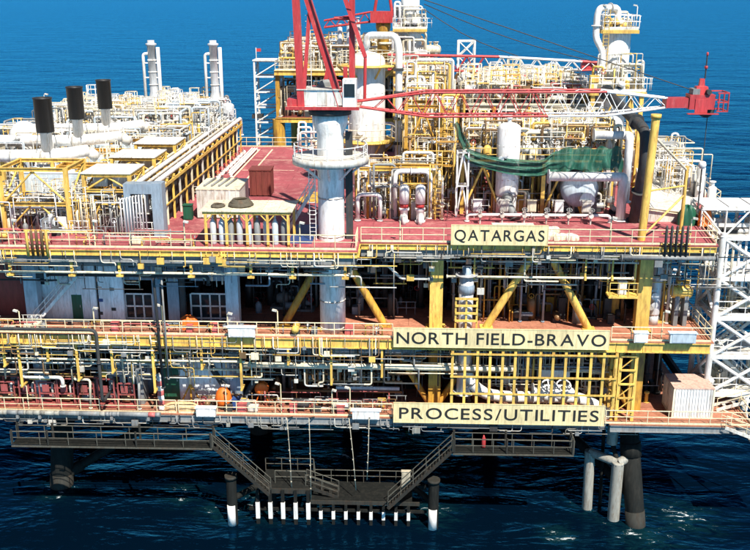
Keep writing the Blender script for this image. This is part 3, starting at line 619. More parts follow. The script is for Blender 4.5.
stair('white stair climbing past the white clad wall', (a.x, 1.2, ZD), (b.x, 1.2, 22.0), 0.8, mat='white', rmat='white')
# dark bulkheads close the interior; the deep pair is added to blacken it
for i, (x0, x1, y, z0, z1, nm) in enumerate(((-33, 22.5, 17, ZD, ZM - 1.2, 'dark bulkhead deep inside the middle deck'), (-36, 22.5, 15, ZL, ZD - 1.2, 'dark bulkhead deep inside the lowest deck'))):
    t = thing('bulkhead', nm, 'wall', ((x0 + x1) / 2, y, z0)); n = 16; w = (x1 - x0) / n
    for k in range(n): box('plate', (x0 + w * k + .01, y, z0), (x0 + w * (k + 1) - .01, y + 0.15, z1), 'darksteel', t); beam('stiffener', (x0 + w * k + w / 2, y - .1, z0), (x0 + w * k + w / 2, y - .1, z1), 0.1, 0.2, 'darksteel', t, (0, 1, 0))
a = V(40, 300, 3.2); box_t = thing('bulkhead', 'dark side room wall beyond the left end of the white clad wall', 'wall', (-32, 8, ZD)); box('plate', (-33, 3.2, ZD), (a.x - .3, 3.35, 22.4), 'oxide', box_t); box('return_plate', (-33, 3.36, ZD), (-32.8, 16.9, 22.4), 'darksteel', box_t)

# equipment in the shaded bays; shade is put into the dark colours
R = random.Random(11)
def skid(label, x, y, z, s=1.0, mats=('grey', 'bluegrey', 'copper'), group=None, seed=0):
    r = random.Random(seed); t = thing('equipment_skid', label, 'equipment', (x, y, z), group)
    box('base_frame', (x - 1.1 * s, y - .6 * s, z), (x + 1.1 * s, y + .6 * s, z + .18 * s), r.choice(mats), t)
    MB().lathe([(.1 * s, -.75 * s), (.36 * s, -.7 * s), (.4 * s, -.1 * s), (.4 * s, .1 * s), (.22 * s, .2 * s), (.22 * s, .8 * s), (.1 * s, .85 * s)], (x, y, z + .65 * s), 'x', 14).build('motor', r.choice(mats), t)
    box('pedestal', (x - .5 * s, y - .3 * s, z + .181 * s), (x + .4 * s, y + .3 * s, z + .36 * s), r.choice(mats), t)
    for k in range(3):
        xx = x + r.uniform(-.9, .9) * s; h = r.uniform(.9, 2.2) * s; MB().tube([(xx, y + .3 * s, z + .18 * s), (xx, y + .3 * s, z + h), (xx + r.choice((-.6, .6)) * s, y + .3 * s, z + h), (xx + .1, y + .3 * s + .01, z + h + .7 * s)][:3], .07 * s, 8, .15).build('riser', r.choice(mats), t)
    wheel('handwheel', (x + .8 * s, y - .2 * s, z + 1.0 * s), (0, -1, .2), .22 * s, 'cranered', t); bar('stem', (x + .8 * s, y - .2 * s, z + .18 * s), (x + .8 * s, y - .2 * s, z + 1.0 * s), .04, 'grey', t, 6)
    return t
for k in range(9):
    skid('small dim motor skid in the shaded bay below the short name board', R.uniform(4, 16.5), R.uniform(4.2, 9), ZD, R.uniform(.8, 1.2), ('grey', 'darkgrey', 'copper', 'bluegrey'), 'skids in the sign bay', k)
for k in range(5):
    skid('dim motor skid in the dark bay behind the crane pedestal', R.uniform(-12.5, -7.2), R.uniform(4, 9), ZD, R.uniform(.8, 1.3), ('darkgrey', 'bluegrey', 'grey'), 'skids behind the pedestal', 20 + k)
runs('thin process pipe standing in the shaded bay below the short name board', 'pipes in the sign bay', 3.5, 17, 3.2, 12, ZD, ZM - 1.4, 70, 21, ('grey', 'darkgrey', 'copper', 'bluegrey', 'deepyellow'), (.04, .06, .09))
runs('thin pipe standing in the dark bay around the crane pedestal', 'pipes in the pedestal bay', -12.8, -0.5, 4, 13, ZD, ZM - 1.4, 40, 22, ('grey', 'bluegrey', 'darkgrey', 'darksteel'), (.04, .06, .1))
runs('thin pipe in the shade of the open right bay', 'pipes in the right bay', 18.6, 22.4, 3, 13, ZD, ZM - 1.4, 16, 23, ('offwhite', 'silver', 'yellow', 'white'), (.06, .09, .12))
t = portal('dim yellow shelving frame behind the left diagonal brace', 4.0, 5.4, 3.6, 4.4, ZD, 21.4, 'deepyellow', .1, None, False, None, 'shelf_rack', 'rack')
for z in (18.5, 19.3, 20.1, 20.8): box('shelf', (4.06, 3.62, z), (5.34, 4.38, z + .05), 'deepyellow', t)
runs('dark pipe added to blacken the inside of the middle deck', 'dark pipes deep in the middle deck', -28, 22, 6, 15, ZD, ZM - 1.3, 130, 24, ('darkgrey', 'darksteel', 'black', 'darkgrey'), (.08, .15, .25), 2, 1.6)  # dark tangle added so the open bays look black
runs('dark pipe added to blacken the inside of the lowest deck', 'dark pipes deep in the lowest deck', -34, 21, 5, 13, ZL, ZD - 1.3, 130, 25, ('darkgrey', 'darksteel', 'black', 'darkgrey'), (.08, .15, .25), 2, 1.6)  # same added dark filling for the level below
# caged caisson pipe
t = pipe('fat pale pipe rising through the middle deck in a yellow cage', [(4.35, 0.8, 12.6), (4.35, 0.8, 22.4)], 0.55, 'silver', n=18)
c = thing('guard_cage', 'yellow ladder-like guard round the fat pale pipe', 'guard', (4.35, .1, ZD))
for s in (-.8, 0, .8): beam('upright', (4.35 + s, .1, ZD + .0), (4.35 + s, .1, 20.7), .14, .1, 'yellow', c, (0, 1, 0))
for z in (18.9, 19.5, 20.1, 20.65): beam('crossbar', (3.5, .02, z), (5.2, .02, z), .1, .16, 'yellow', c)
MB().lathe([(.62, 20.9), (.62, 21.4), (.35, 22.1), (.35, 23.0)], (4.35, .8, 0), 'z', 18).build('cowl', 'bluegrey', t)
# small yellow access platform by the right column
t = thing('access_platform', 'small yellow railed access platform left of the right column', 'platform', (16.0, .9, 20.6)); p = V(600, 290, .9)
box('floor', (15.0, .4, 20.7), (17.2, 1.6, 20.85), 'yellow', t)
for x in (15.05, 15.75, 16.45, 17.1): bar('post', (x, .45, 20.85), (x, .45, 21.9), .035, 'yellow', t, 6)
for z in (21.4, 21.9): bar('rail', (15.05, .45, z), (17.15, .45, z), .035, 'yellow', t, 6)
for x in (15.1, 17.1): beam('hanger', (x, 1.5, 20.85), (x, 1.5, ZM - 1.1), .12, .12, 'yellow', t, (0, 1, 0))
jbox('white control box on the small yellow access platform', (16.1, 1.1, 20.85), (.6, .4, 1.0), 'white', 20.85)
# orange tarpaulin
def tarp_lump(name, label, c, sx, sy, sz, mat, seed, cat):
    r = random.Random(seed); ph = [r.uniform(0, 6) for _ in range(6)]
    def f(u, v):
        a = u * 2 * math.pi; q = v * math.pi / 2; k = 1 + .12 * math.sin(3 * a + ph[0]) + .08 * math.sin(7 * a + ph[1] + 3 * v) + .05 * math.sin(13 * a + ph[2])
        return (c[0] + math.cos(a) * math.cos(q) ** .6 * sx * k, c[1] + math.sin(a) * math.cos(q) ** .6 * sy * k, c[2] + sz * math.sin(q) ** .8 * (1 + .08 * math.sin(5 * a + ph[3])))
    return solo(MB().grid(f, 36, 12).build(name, mat), label, cat)
p = G(192, 323, ZD); tarp_lump('tarpaulin', 'bright orange tarpaulin heaped before the right glazed front', (p.x, 1.0, ZD), .75, .5, .95, 'orange', 3, 'tarpaulin')

# low cabinets, boxes and lamps along the middle deck edge
for k, (px, w, mt, nm) in enumerate(((242, 2.0, 'white', 'long white locker on the middle deck edge below the shelter'), (112, .55, 'pinkred', 'small pink hose box on the middle deck edge by the locker wall'), (212, .5, 'pinkred', 'small pink hose box on the middle deck edge by the orange tarpaulin'), (683, 1.9, 'paleblue', 'long pale green locker on the middle deck edge above the container'), (641, 1.0, 'white', 'white box on the middle deck edge at the end of the long name board'))):
    p = V(px, 330, -0.95); jbox(nm, (p.x, -1.0 if k in (0, 3, 4) else -.1, ZD + .1 if k in (0, 3, 4) else ZD), (w, .45, .75), mt, ZD + .1 if k in (0, 3, 4) else ZD, None, 'box', 'locker')
for k, px in enumerate((21, 95, 163, 228, 278, 662)):
    p = V(px, 330, -.3); lamp_post('pale floodlight pole on the middle deck railing', (p.x, -.3, ZD), 1.6 + .3 * (k % 3), 'rail', 'middle deck floodlights', (.25 if k % 2 else -.2, -.1))
for k, px in enumerate((28, 226, 281, 332, 350)):
    p = V(px, 400, -.1); lamp_post('pale floodlight pole on the lowest deck railing', (p.x, -.1, ZL), 2.0 + .25 * (k % 3), 'rail', 'lowest deck floodlights', (.2 if k % 2 else -.22, -.1))

# ------------------------------------------------------------------ band between the middle and lowest decks
for k, (y, z, x1, r) in enumerate(((-.35, 16.55, -13, .09), (-.15, 16.0, -13, .08), (-.35, 15.45, -12.6, .09), (.2, 14.9, -17.8, .10))):
    pipe(('dull white', 'grey', 'cream', 'lowest dull white')[k] + ' straight pipe in the bundle under the left middle deck edge', [(XL, y, z), (x1, y, z)], r, ('offwhite', 'grey', 'cream', 'offwhite')[k], 'pipe bundle under the left deck edge', flanges=False)
for k, px in enumerate((3, 18, 47, 76, 111, 152, 166, 201, 240, 288, 331, 382)):
    p = V(px, 350, -.6); L_ = (1.9, 3.6, 1.4, 3.0, 2.3, 3.9, 1.7)[k % 7]; t = thing('pipe_support', 'yellow drop support under the middle deck edge girder', 'bracket', (p.x, -.55, ZD - .9 - L_), 'yellow drop supports')
    ibeam('drop_post', (p.x, -.55, ZD - .9 - L_), (p.x, -.55, ZD - .89), .16, .16, 'yellow', t, (0, 1, 0)); beam('shoe', (p.x, -.75, ZD - .9 - L_), (p.x, .35, ZD - .9 - L_), .16, .1, 'yellow', t)
hang('hung_pipework', 'small hung pipes and rails under the left middle deck edge', XL, -12, -.45, 1.4, ZD - .9, 13.4, 190, 203, ('cream', 'offwhite', 'grey', 'yellow', 'copper', 'darkgrey'))
hang('hung_pipework', 'small hung pipes between the pedestal and the wide signs', -12, 3, -.3, 1.6, ZD - .9, 13.2, 80, 204, ('cream', 'grey', 'darkgrey', 'copper', 'offwhite'))
hang('hung_pipework', 'small hung pipes behind the yellow barred screen', 3.4, 15.6, 1.4, 3, ZD - .9, 12.2, 70, 205, ('cream', 'offwhite', 'grey', 'bluegrey'))
pipe('thick grey pipe dropping across the middle deck edge on the left', [(XL, -1.15, 18.2), (V(97, 340, -1.1).x, -1.15, 18.2), (V(97, 340, -1.1).x, -1.15, ZL + 1.2), (V(97, 340, -1.1).x, 1.5, ZL + 1.2)], .13, 'darkgrey', n=14, bend=.5)
pipe('dark vertical pipe from the top deck down past the middle deck', [(V(160, 300, -1.2).x, -1.2, 23.1), (V(155, 300, -1.2).x, -1.2, 22.7), (V(157, 300, -1.2).x, -1.2, 13.5)], .11, 'darkgrey')
pipe('second dark vertical pipe beside the first from the top deck', [(V(163, 300, -1.1).x, -1.1, 23.1), (V(163, 300, -1.1).x, -1.1, 14.2)], .07, 'grey')
pipe('long pale header pipe below the middle deck left of the signs', [(-13, .1, 15.0), (3.0, .1, 15.0), (8.3, .1, 15.0)], .24, 'cream', n=14)
pipe('blue grey header duct behind the long pale header pipe', [(-12, 1.2, 16.1), (1.4, 1.2, 16.1)], .42, 'bluegrey', n=16)
pipe('pale pipe with offset bend above the white lower wall', [(-18.4, .3, 15.0), (-17.4, .3, 14.5), (-12.5, .3, 14.5), (-12.5, 3, 14.5)], .1, 'cream', bend=.25)
for k, px in enumerate((118, 137)):
    p = V(px, 380, 1.6); hvessel('dark blue grey horizontal drum above the red pump skids', (p.x, 1.8, 13.9), 1.5, .75, 'bluegrey', 'x', group='drums over the pump skids', base=ZL)
w3 = wall_panels('white clad wall with dark green door on the lowest deck', V(163, 390, 2.2).x, V(232, 390, 2.2).x, 2.2, ZL, 14.6, 'wallwhite', 8)
p = V(163, 390, 2.2); q = V(180, 390, 2.2); door(w3, p.x + .05, q.x, 2.2, ZL, 14.3, 'green', 'door')
t = thing('support_frame', 'yellow three legged post in front of the white lower wall', 'frame', (V(191, 395, 1.8).x, 1.7, ZL)); x = V(191, 395, 1.7).x
bar('post', (x, 1.7, ZL), (x, 1.7, 15.4), .09, 'deepyellow', t)
for s in (-1, 1): bar('strut', (x + s * .8, 1.7, ZL), (x, 1.7, ZL + 1.6), .07, 'deepyellow', t)
# orange buoy-like cover
p = V(223, 385, .9); t = thing('lifebuoy_cover', 'bright orange egg shaped cover standing on the lowest deck', 'cover', (p.x, .8, ZL)); prof = [(.05, .2), (.45, .25), (.62, .55), (.66, .9), (.55, 1.35), (.32, 1.68), (.12, 1.82), (.03, 1.85)]
MB().lathe(prof, (p.x, .8, ZL), 'z', 20).build('shell', 'orange', t); MB().lathe([(.4, 0), (.4, .26)], (p.x, .8, ZL), 'z', 16).build('base_ring', 'darkgrey', t); MB().lathe([(.12, 1.8), (.14, 2.0)], (p.x, .8, ZL), 'z', 12).build('cap', 'white', t)
p = V(262, 395, 2); t = thing('hose_reel', 'round orange hose reel in the dark behind the lowest deck rail', 'hose reel', (p.x, 2, ZL)); MB().lathe([(.3, -.25), (.55, -.24), (.55, -.16), (.35, -.15), (.35, .15), (.55, .16), (.55, .24), (.3, .25)], (p.x, 2, ZL + 1.2), 'y', 18).build('drum', 'orange', t)
for s in (-1, 1): beam('stand_leg', (p.x + s * .5, 2, ZL), (p.x, 2, ZL + 1.2), .08, .08, 'orange', t)
p = V(236, 395, .5); jbox('small blue and white drum stand next to the orange cover', (p.x, .6, ZL), (.6, .5, .9), 'blue', ZL, None, 'cabinet')
# red pump skids on the lower left
R = random.Random(7)
for k, px in enumerate((9, 30, 50, 68, 88, 108, 128)):
    p = V(px, 395, .8); t = thing('pump_skid', 'red framed pump skid on the lowest deck', 'pump skid', (p.x, 1.2, ZL), 'red pump skids'); x, y, z = p.x, 1.0, ZL
    box('skid_base', (x - .7, y - .6, z), (x + .7, y + .6, z + .2), 'dullred', t)
    for sx in (-.65, .65):
        for sy in (-.55, .55): beam('frame_post', (x + sx, y + sy, z + .2), (x + sx, y + sy, z + 2.1 + .35 * (k % 2)), .1, .1, 'dullred', t, (0, 1, 0))
    for sy in (-.55, .55):
        for zz in (z + 1.15, z + 2.1 + .35 * (k % 2)): beam('frame_beam', (x - .6, y + sy, zz), (x + .6, y + sy, zz), .1, .1, 'dullred', t)
    MB().lathe([(.1, -.55), (.3, -.5), (.34, .1), (.2, .15), (.2, .5), (.08, .55)], (x, y, z + .6), 'x', 14).build('pump', R.choice(('dullred', 'copper', 'grey')), t)
    MB().tube([(x + .2, y - .1, z + .6), (x + .2, y - .1, z + 1.7), (x + .2, y + .9, z + 1.7)], .09, 8, .2).build('discharge', R.choice(('offwhite', 'dullred')), t); box('panel', (x - .4, y - .62, z + 1.3), (x + .15, y - .56, z + 1.9), 'dullred', t)
pipe('pale pipe with bends over the red pump skids', [(V(22, 380, 0).x, 0.1, ZL + 3.6), (V(22, 380, 0).x, .1, ZL + 2.7), (V(62, 380, 0).x, .1, ZL + 2.7), (V(62, 380, 0).x, .1, ZL + 1.9)], .15, 'offwhite')
pipe('pale goose neck pipe right of the red pump skids', [(V(90, 400, .2).x, .2, ZL), (V(90, 380, .2).x, .2, ZL + 2.5), (V(74, 380, .2).x, .2, ZL + 2.5), (V(74, 380, .2).x, 1.5, ZL + 2.5)], .1, 'cream')
pipe('pale portal shaped pipe left of the green lower door', [(V(139, 400, .2).x, .2, ZL), (V(139, 380, .2).x, .2, ZL + 3.0), (V(160, 380, .2).x, .2, ZL + 3.0)], .11, 'offwhite')
t = thing('banded_riser', 'red and white banded riser pipe at the end of the pump skids', 'pipe', (V(160, 400, -.1).x, -.1, ZL)); x = V(160, 400, -.1).x
for k in range(7): MB().lathe([(.24, .42 * k), (.26, .42 * k + .06), (.26, .42 * k + .36), (.24, .42 * k + .42)], (x, .25, ZL), 'z', 14).build('band', 'pinkred' if k % 2 else 'white', t)
t = thing('fire_main', 'thick red and grey banded pipe along the lowest deck edge on the left', 'pipe', (XL, -.8, ZL - .1)); xe = V(160, 410, -.8).x; n = 34; RF = random.Random(77); cut = sorted([XL, xe] + [RF.uniform(XL, xe) for _ in range(n - 1)])
for k in range(n):
    a_, b_ = cut[k], cut[k + 1]; MB().tube([(a_, -.8, ZL + .05), (b_, -.8, ZL + .05)], .2, 14).build('pipe_length', RF.choice(('grey', 'paleseal', 'pinkred', 'grey', 'paleseal')), t)
    if k % 4 == 0: beam('saddle', (a_, -.8, ZL - .4), (a_, -.8, ZL - .14), .2, .4, 'grey', t, (0, 1, 0))
tarp_lump('tarpaulin', 'tan canvas bundle lying on the lowest deck edge by the green door', (V(181, 404, -.2).x, .25, ZL), 1.4, .45, .65, 'canvas', 5, 'tarpaulin')
for k, (px, w, mt, nm) in enumerate(((206, 1.5, 'white', 'short white locker hung on the lowest deck edge by the canvas bundle'), (366, 2.1, 'white', 'long white locker on the lowest deck edge left of the lower sign'), (340, .6, 'pinkred', 'pink hose box on the lowest deck edge left of the long locker'), (292, .55, 'pinkred', 'pink hose box on the lowest deck edge near the manifold row'), (240, .7, 'pinkred', 'pink hose box on the lowest deck edge by the orange cover'))):
    p = V(px, 405, -.7); y = -.75 if k < 2 else 0.1; jbox(nm, (p.x, y, ZL + .02 if k < 2 else ZL), (w, .45, .7), mt, ZL + .02 if k < 2 else ZL, None, 'box', 'locker')
# manifold row
t = thing('manifold_rack', 'long dark rack carrying a row of small manifold valves', 'rack', (-4.8, 2.2, ZL)); xa, xb = V(292, 390, 2.2).x, V(402, 390, 2.2).x
for z in (ZL + 1.0, ZL + 1.9): beam('rack_beam', (xa, 2.2, z), (xb, 2.2, z), .3, .16, 'copper', t)
for k in range(7): x = xa + (xb - xa) * k / 6; beam('rack_leg', (x, 2.3, ZL), (x, 2.3, ZL + 1.9), .12, .12, 'darkgrey', t, (0, 1, 0))
box('tray', (xa + 3.6, 1.85, ZL + 1.25), (xb - .2, 2.05, ZL + 1.5), 'paleblue', t)
for k in range(22):
    x = xa + .3 + (xb - xa - .6) * k / 21; v_ = thing('manifold_valve', ('brown', 'grey')[k % 2] + ' small manifold valve in the long rack row', 'valve', (x, 2.15, ZL + 1.98), 'manifold valves')
    MB().lathe([(.1, 0), (.16, .12), (.1, .25), (.07, .5), (.12, .55), (.12, .7), (.04, .75)], (x, 2.15, ZL + 1.98), 'z', 10).build('body', ('copper', 'grey')[k % 2], v_); wheel('handwheel', (x, 2.0, ZL + 2.55), (0, -1, .3), .15, 'copper', v_)
runs('thin pipe standing behind the manifold rack on the lowest deck', 'pipes behind the manifold', -12, 1, 3.2, 10, ZL, ZD - 1.4, 24, 31, ('grey', 'bluegrey', 'darkgrey', 'copper'), (.05, .08, .12))
runs('thin pipe behind the red pump skids on the lowest deck', 'pipes behind the pump skids', -36, -20, 2.8, 9, ZL, ZD - 1.4, 26, 32, ('grey', 'bluegrey', 'darkgrey', 'copper', 'offwhite'), (.05, .08, .14))
# yellow barred cage between the two wide name boards
t = thing('barred_screen', 'yellow barred screen between the two wide name boards', 'screen', (9.5, -.75, ZL + .1)); xa, xb = V(452, 380, -.8).x, 15.7
n = 13
for k in range(n + 1): x = xa + (xb - xa) * k / n; ibeam('upright', (x, -.72, 12.3), (x, -.72, ZD - .92), .2, .2, 'yellow', t, (0, 1, 0))
for z in (16.55, 14.7, 13.3): beam('crossbar', (xa - .15, -.88, z), (xb + .1, -.88, z), .08, .13, 'yellow', t)
for k in range(4): y = -.2 + 1.2 * k; ibeam('side_upright', (xb + .05, y, ZL), (xb + .05, y, ZD - .92), .2, .2, 'yellow', t)
for z in (16.55, 14.7, 13.0): beam('side_bar', (xb + .05, -.6, z), (xb + .05, 3.4, z), .1, .13, 'yellow', t)
t = thing('pipe_tower', 'yellow braced upright frame at the right end of the barred screen', 'frame', (17, .2, ZL))
for x in (16.1, 17.3):
    for y in (-.3, .9): ibeam('leg', (x, y, ZL), (x, y, ZD - .92), .24, .24, 'yellow', t, (0, 1, 0))
for k in range(5):
    z = ZL + .8 + 1.15 * k; beam('rung_beam', (16.1, -.45, z), (17.3, -.45, z), .1, .14, 'yellow', t)
    bar('diagonal', (16.1, -.3, z), (17.3, -.3, z + 1.1 if k < 4 else z + .8), .05, 'yellow', t)
# fat white S shaped line with valves behind the screen
pl = [V(462, 350, .8), V(464, 372, .8), V(480, 393, .8), V(505, 397, .8), V(530, 397, .8), V(575, 397, .8), V(592, 403, .5), V(608, 420, .3)]
t = pipe('fat white pipe curving down behind the yellow barred screen', [Vector((4.35, .8, 16.9))] + pl[1:-1] + [Vector((pl[-1].x, .5, ZL + .1))], .46, 'white', n=18, bend=1.2)
for k, px in enumerate((547, 562)):
    p = V(px, 393, .8); valve('big white ball valve body in the fat white pipe', (p.x, .8, p.z), (1, 0, 0), .55, 'white', 'white', 'valves of the fat white pipe', base=ZL)
p = V(556, 375, 1.4); jbox('white actuator box above the big ball valves', (p.x, 1.8, p.z - .3), (2.2, .5, .6), 'white', ZL, None, 'cabinet')
runs('pale small pipe standing behind the yellow barred screen', 'pipes behind the barred screen', 4, 16, 2, 8, ZL, ZD - 1.4, 34, 33, ('offwhite', 'bluegrey', 'silver', 'yellow', 'white'), (.06, .09, .13))
hvessel('pale silver horizontal tank behind the yellow barred screen', (9.5, 6.5, 14.2), 4.2, 1.0, 'bluegrey', 'x', base=ZL)
# container on the lower right
c0, c1 = V(671, 415, 0.3), V(713, 415, .3); x0, x1, y0, y1, z0, z1 = c0.x, c1.x - .05, .2, 3.1, ZL, ZL + 2.55
t = thing('shipping_container', 'white ribbed container with rusty pink roof on the lowest deck', 'container', ((x0 + x1) / 2, (y0 + y1) / 2, z0))
box('body', (x0 + .06, y0 + .06, z0 + .12), (x1 - .06, y1 - .06, z1 - .1), 'white', t); box('roof', (x0 + .02, y0 + .02, z1 - .1), (x1 - .02, y1 - .02, z1), 'fadedred', t); box('floor_frame', (x0, y0, z0), (x1, y1, z0 + .12), 'cream', t)
for x in (x0, x1 - .14):
    for y in (y0, y1 - .14): box('corner_post', (x, y, z0 + .12), (x + .14, y + .14, z1 - .101), 'cream', t)
for k in range(13): x = x0 + .25 + (x1 - x0 - .5) * k / 12; box('rib', (x - .06, y0 + .01, z0 + .16), (x + .06, y0 + .059, z1 - .14), 'white', t)
for k in range(11): y = y0 + .25 + (y1 - y0 - .5) * k / 10; box('rib', (x0 + .01, y - .06, z0 + .16), (x0 + .059, y + .06, z1 - .14), 'cream', t)  # left ribs cream: beige of the shaded side put into the colour
p = G(646, 402, ZL); t = thing('bollard', 'short yellow bollard on the lowest deck left of the container', 'bollard', (p.x, p.y, ZL)); MB().lathe([(.14, 0), (.14, .75), (.22, .78), (.22, .9), (.1, .95)], p, 'z', 12).build('post', 'yellow', t); MB().lathe([(.26, 0), (.26, .05)], p, 'z', 12).build('base', 'yellow', t)
# right bay on the middle deck
for k, (x, y, s) in enumerate(((19.5, 4, 1.1), (21.3, 5.5, 1.0), (20.3, 8, 1.2))): skid('pale pump unit in the open right bay of the middle deck', x, y, ZD, s, ('offwhite', 'yellow', 'paleblue'), 'pumps in the right bay', 60 + k)
vvessel('slim pale filter vessel hanging near the right column', (19.2, 3.2, ZD), 23.2, .45, 'silver', seed=4)
hvessel('small yellow tank in the open right bay', (21.2, 3.2, 20.4), 1.2, .5, 'yellow', 'x', base=ZD)
stair('yellow stair falling to the right in the open right bay', (19.0, 9.0, 23.2), (22.4, 9.0, ZD), .8, mat='yellow', rmat='yellow')

# ------------------------------------------------------------------ below the decks: jacket, walkways, boat landing
JK = thing('platform_jacket', 'dark tubular steel jacket standing in the sea under the decks', 'jacket', (-6, 8, -3))
for x, y, dx, dy, r in ((-30.2, 3.6, .8, 1.6, .95), (18.9, -1.2, -1.3, 3.0, .75), (-5.5, 16, .4, 0, .9), (-14.5, 15, .4, 0, .9), (8, 16, -.2, 0, .9)):
    g = MB().tube([(x, y, -3), (x + dx, y + dy, ZL - .7)], [r, r], 20).build('leg', 'marine', JK)
    MB().tube([(x + dx * .27, y + dy * .27, .6), (x + dx * .44, y + dy * .44, 2.9)], r * 1.04, 20).build('splash_sleeve', 'walkgrey', g); flange('joint_can', (x + dx * .8, y + dy * .8, ZL - 3.2), (dx, dy, 14), r * 1.12, 'marine', g, 1.1)
for p0, p1 in (((-29.8, 4.2, 2.6), (-14.2, 15, 9.6)), ((-14.3, 15, 1.5), (-5.2, 16, 9.6)), ((7.9, 16, 1.5), (-5.3, 16, 9.6)), ((18.3, .2, 4.0), (8, 16, 9.4))):
    g = bar('brace', p0, p1, .42, 'marine', JK, 16); flange('joint_can', Vector(p0).lerp(Vector(p1), .06), Vector(p1) - Vector(p0), .52, 'marine', g, 1.2)
# pale frame by the right leg
t = thing('caisson_frame', 'pale weathered pipe frame standing in the sea by the right leg', 'pipe frame', (16.8, 5, -2))
a, b = G(588, 508, SEA), G(613, 519, SEA); at_, bt_ = V(590, 452, a.y), V(618, 463, b.y)
bar('standpipe', (a.x, a.y, -3), at_, .42, 'paleseal', t, 16); bar('standpipe', (b.x, b.y, -3), bt_, .48, 'paleseal', t, 16)
bar('cross_pipe', at_, bt_, .34, 'paleseal', t, 12); e = V(636, 454, b.y + .6); bar('cross_pipe', bt_, e, .36, 'paleseal', t, 12); flange('end_cap', e, e - bt_, .36, 'paleseal', t, .3)
flange('end_cap', at_, (0, 0, 1), .42, 'paleseal', t, .25); flange('end_cap', bt_, (0, 0, 1), .48, 'paleseal', t, .25); bar('inner_pipe', (a.x + 1.2, a.y + .6, -3), (a.x + .9, a.y + .6, ZL - .8), .15, 'marine', t); bar('inner_pipe', (b.x - .3, b.y + 1.2, 8), (b.x - .3, b.y + 1.2, ZL - .8), .45, 'paleseal', t, 14)
bar('hanger_pipe', bt_ - Vector((0, 0, .05)), (b.x - .3, b.y + 1.2, 8.1), .2, 'marine', t)
# walkways
def walkway(label, x0, x1, y0, y1, z, posts):
    t = thing('walkway', label, 'walkway', ((x0 + x1) / 2, y0, z)); box('grating', (x0, y0, z - .06), (x1, y1, z), 'marine', t)
    for y in (y0 - .05, y1 + .05): beam('side_beam', (x0, y, z - .14), (x1, y, z - .1), .07, .12, 'railgrey', t)
    for x in posts: bar('hanger', (x, y1 + .02, z), (x, y1 + .02, ZL - .7), .1, 'walkgrey', t); bar('hanger', (x, y0 - .02, z), (x, y0 - .02, ZL - .75), .08, 'walkgrey', t)
    return t
xa, xb = G(10, 446, 9).x, G(213, 446, 9).x
walkway('grey hung walkway under the left half of the lowest deck', xa, xb, -2.2, -1.1, 9.0, (xa + .1, xa + 2.9, -21.0, xb - .1)); railing('grey railing of the left hung walkway', [(xa, -2.2, 9), (xb, -2.2, 9)], 'railgrey', toe=False, sp=2.4); railing('grey rear railing of the left hung walkway', [(xa, -1.1, 9), (xb, -1.1, 9)], 'railgrey', toe=False, sp=2.4)
xc, xd = 3.5, 12.7
walkway('grey hung walkway under the lower sign', xc, xd, -2.2, -1.1, 9.0, (xc + .1, 7.6, xd - .1)); railing('grey railing of the hung walkway under the lower sign', [(xc, -2.2, 9), (xd, -2.2, 9), (xd, -1.1, 9)], 'railgrey', toe=False, sp=1.6); railing('grey rear railing of the hung walkway under the lower sign', [(xc, -1.1, 9), (xd, -1.1, 9)], 'railgrey', toe=False, sp=1.6)
# landing
zl, zu = 3.9, 4.9
t = thing('boat_landing', 'dark grated boat landing with two levels just above the water', 'landing stage', (-5, 1, 2)); xl0, xm, xr = V(262, 500, -.5).x, V(311, 500, -.5).x, V(412, 505, -.5).x
box('upper_grating', (xl0, -1.0, zu - .08), (xm, 2.0, zu), 'marine', t); box('lower_grating', (xm + .02, -.9, zl - .08), (xr, 2.0, zl), 'marine', t)
beam('upper_edge_beam', (xl0, -1.08, zu - .2), (xm, -1.08, zu - .2), .14, .4, 'walkgrey', t); beam('lower_edge_beam', (xm, -.98, zl - .2), (xr + .6, -.98, zl - .2), .14, .3, 'walkgrey', t)
beam('lower_stringer', (xl0 - 1, -.8, 2.9), (xr + 1.2, -.8, 2.9), .2, .2, 'marine', t); beam('rear_beam', (xl0 - 1, 2.0, zl - .4), (xr + 1.2, 2.0, zl - .4), .3, .4, 'marine', t)
for k in range(5): x = V(258 + 12.6 * k, 505, -1.1).x; beam('fender_post', (x, -1.22, 2.3), (x, -1.22, 3.75), .32, .2, 'fenderwhite', t, (0, 1, 0)); beam('fender_stem', (x, -1.2, 3.76), (x, -1.2, zu - .05), .26, .15, 'marine', t, (0, 1, 0)); beam('fender_foot', (x, -1.22, .6), (x, -1.22, 2.29), .28, .18, 'marine', t, (0, 1, 0))
for k in range(8): x = V(321 + 12.5 * k, 512, -1.0).x; beam('fender_post', (x, -1.12, 2.3), (x, -1.12, 3.0), .26, .18, 'fenderwhite', t, (0, 1, 0)); beam('fender_stem', (x, -1.1, 3.01), (x, -1.1, zl - .36), .22, .14, 'marine', t, (0, 1, 0)); beam('fender_foot', (x, -1.12, .6), (x, -1.12, 2.29), .24, .16, 'marine', t, (0, 1, 0))
for x in (xl0 + .6, xm, xr - .5): bar('support_pile', (x, 1.6, -3), (x, 1.6, zl - .1), .25, 'marine', t, 12)
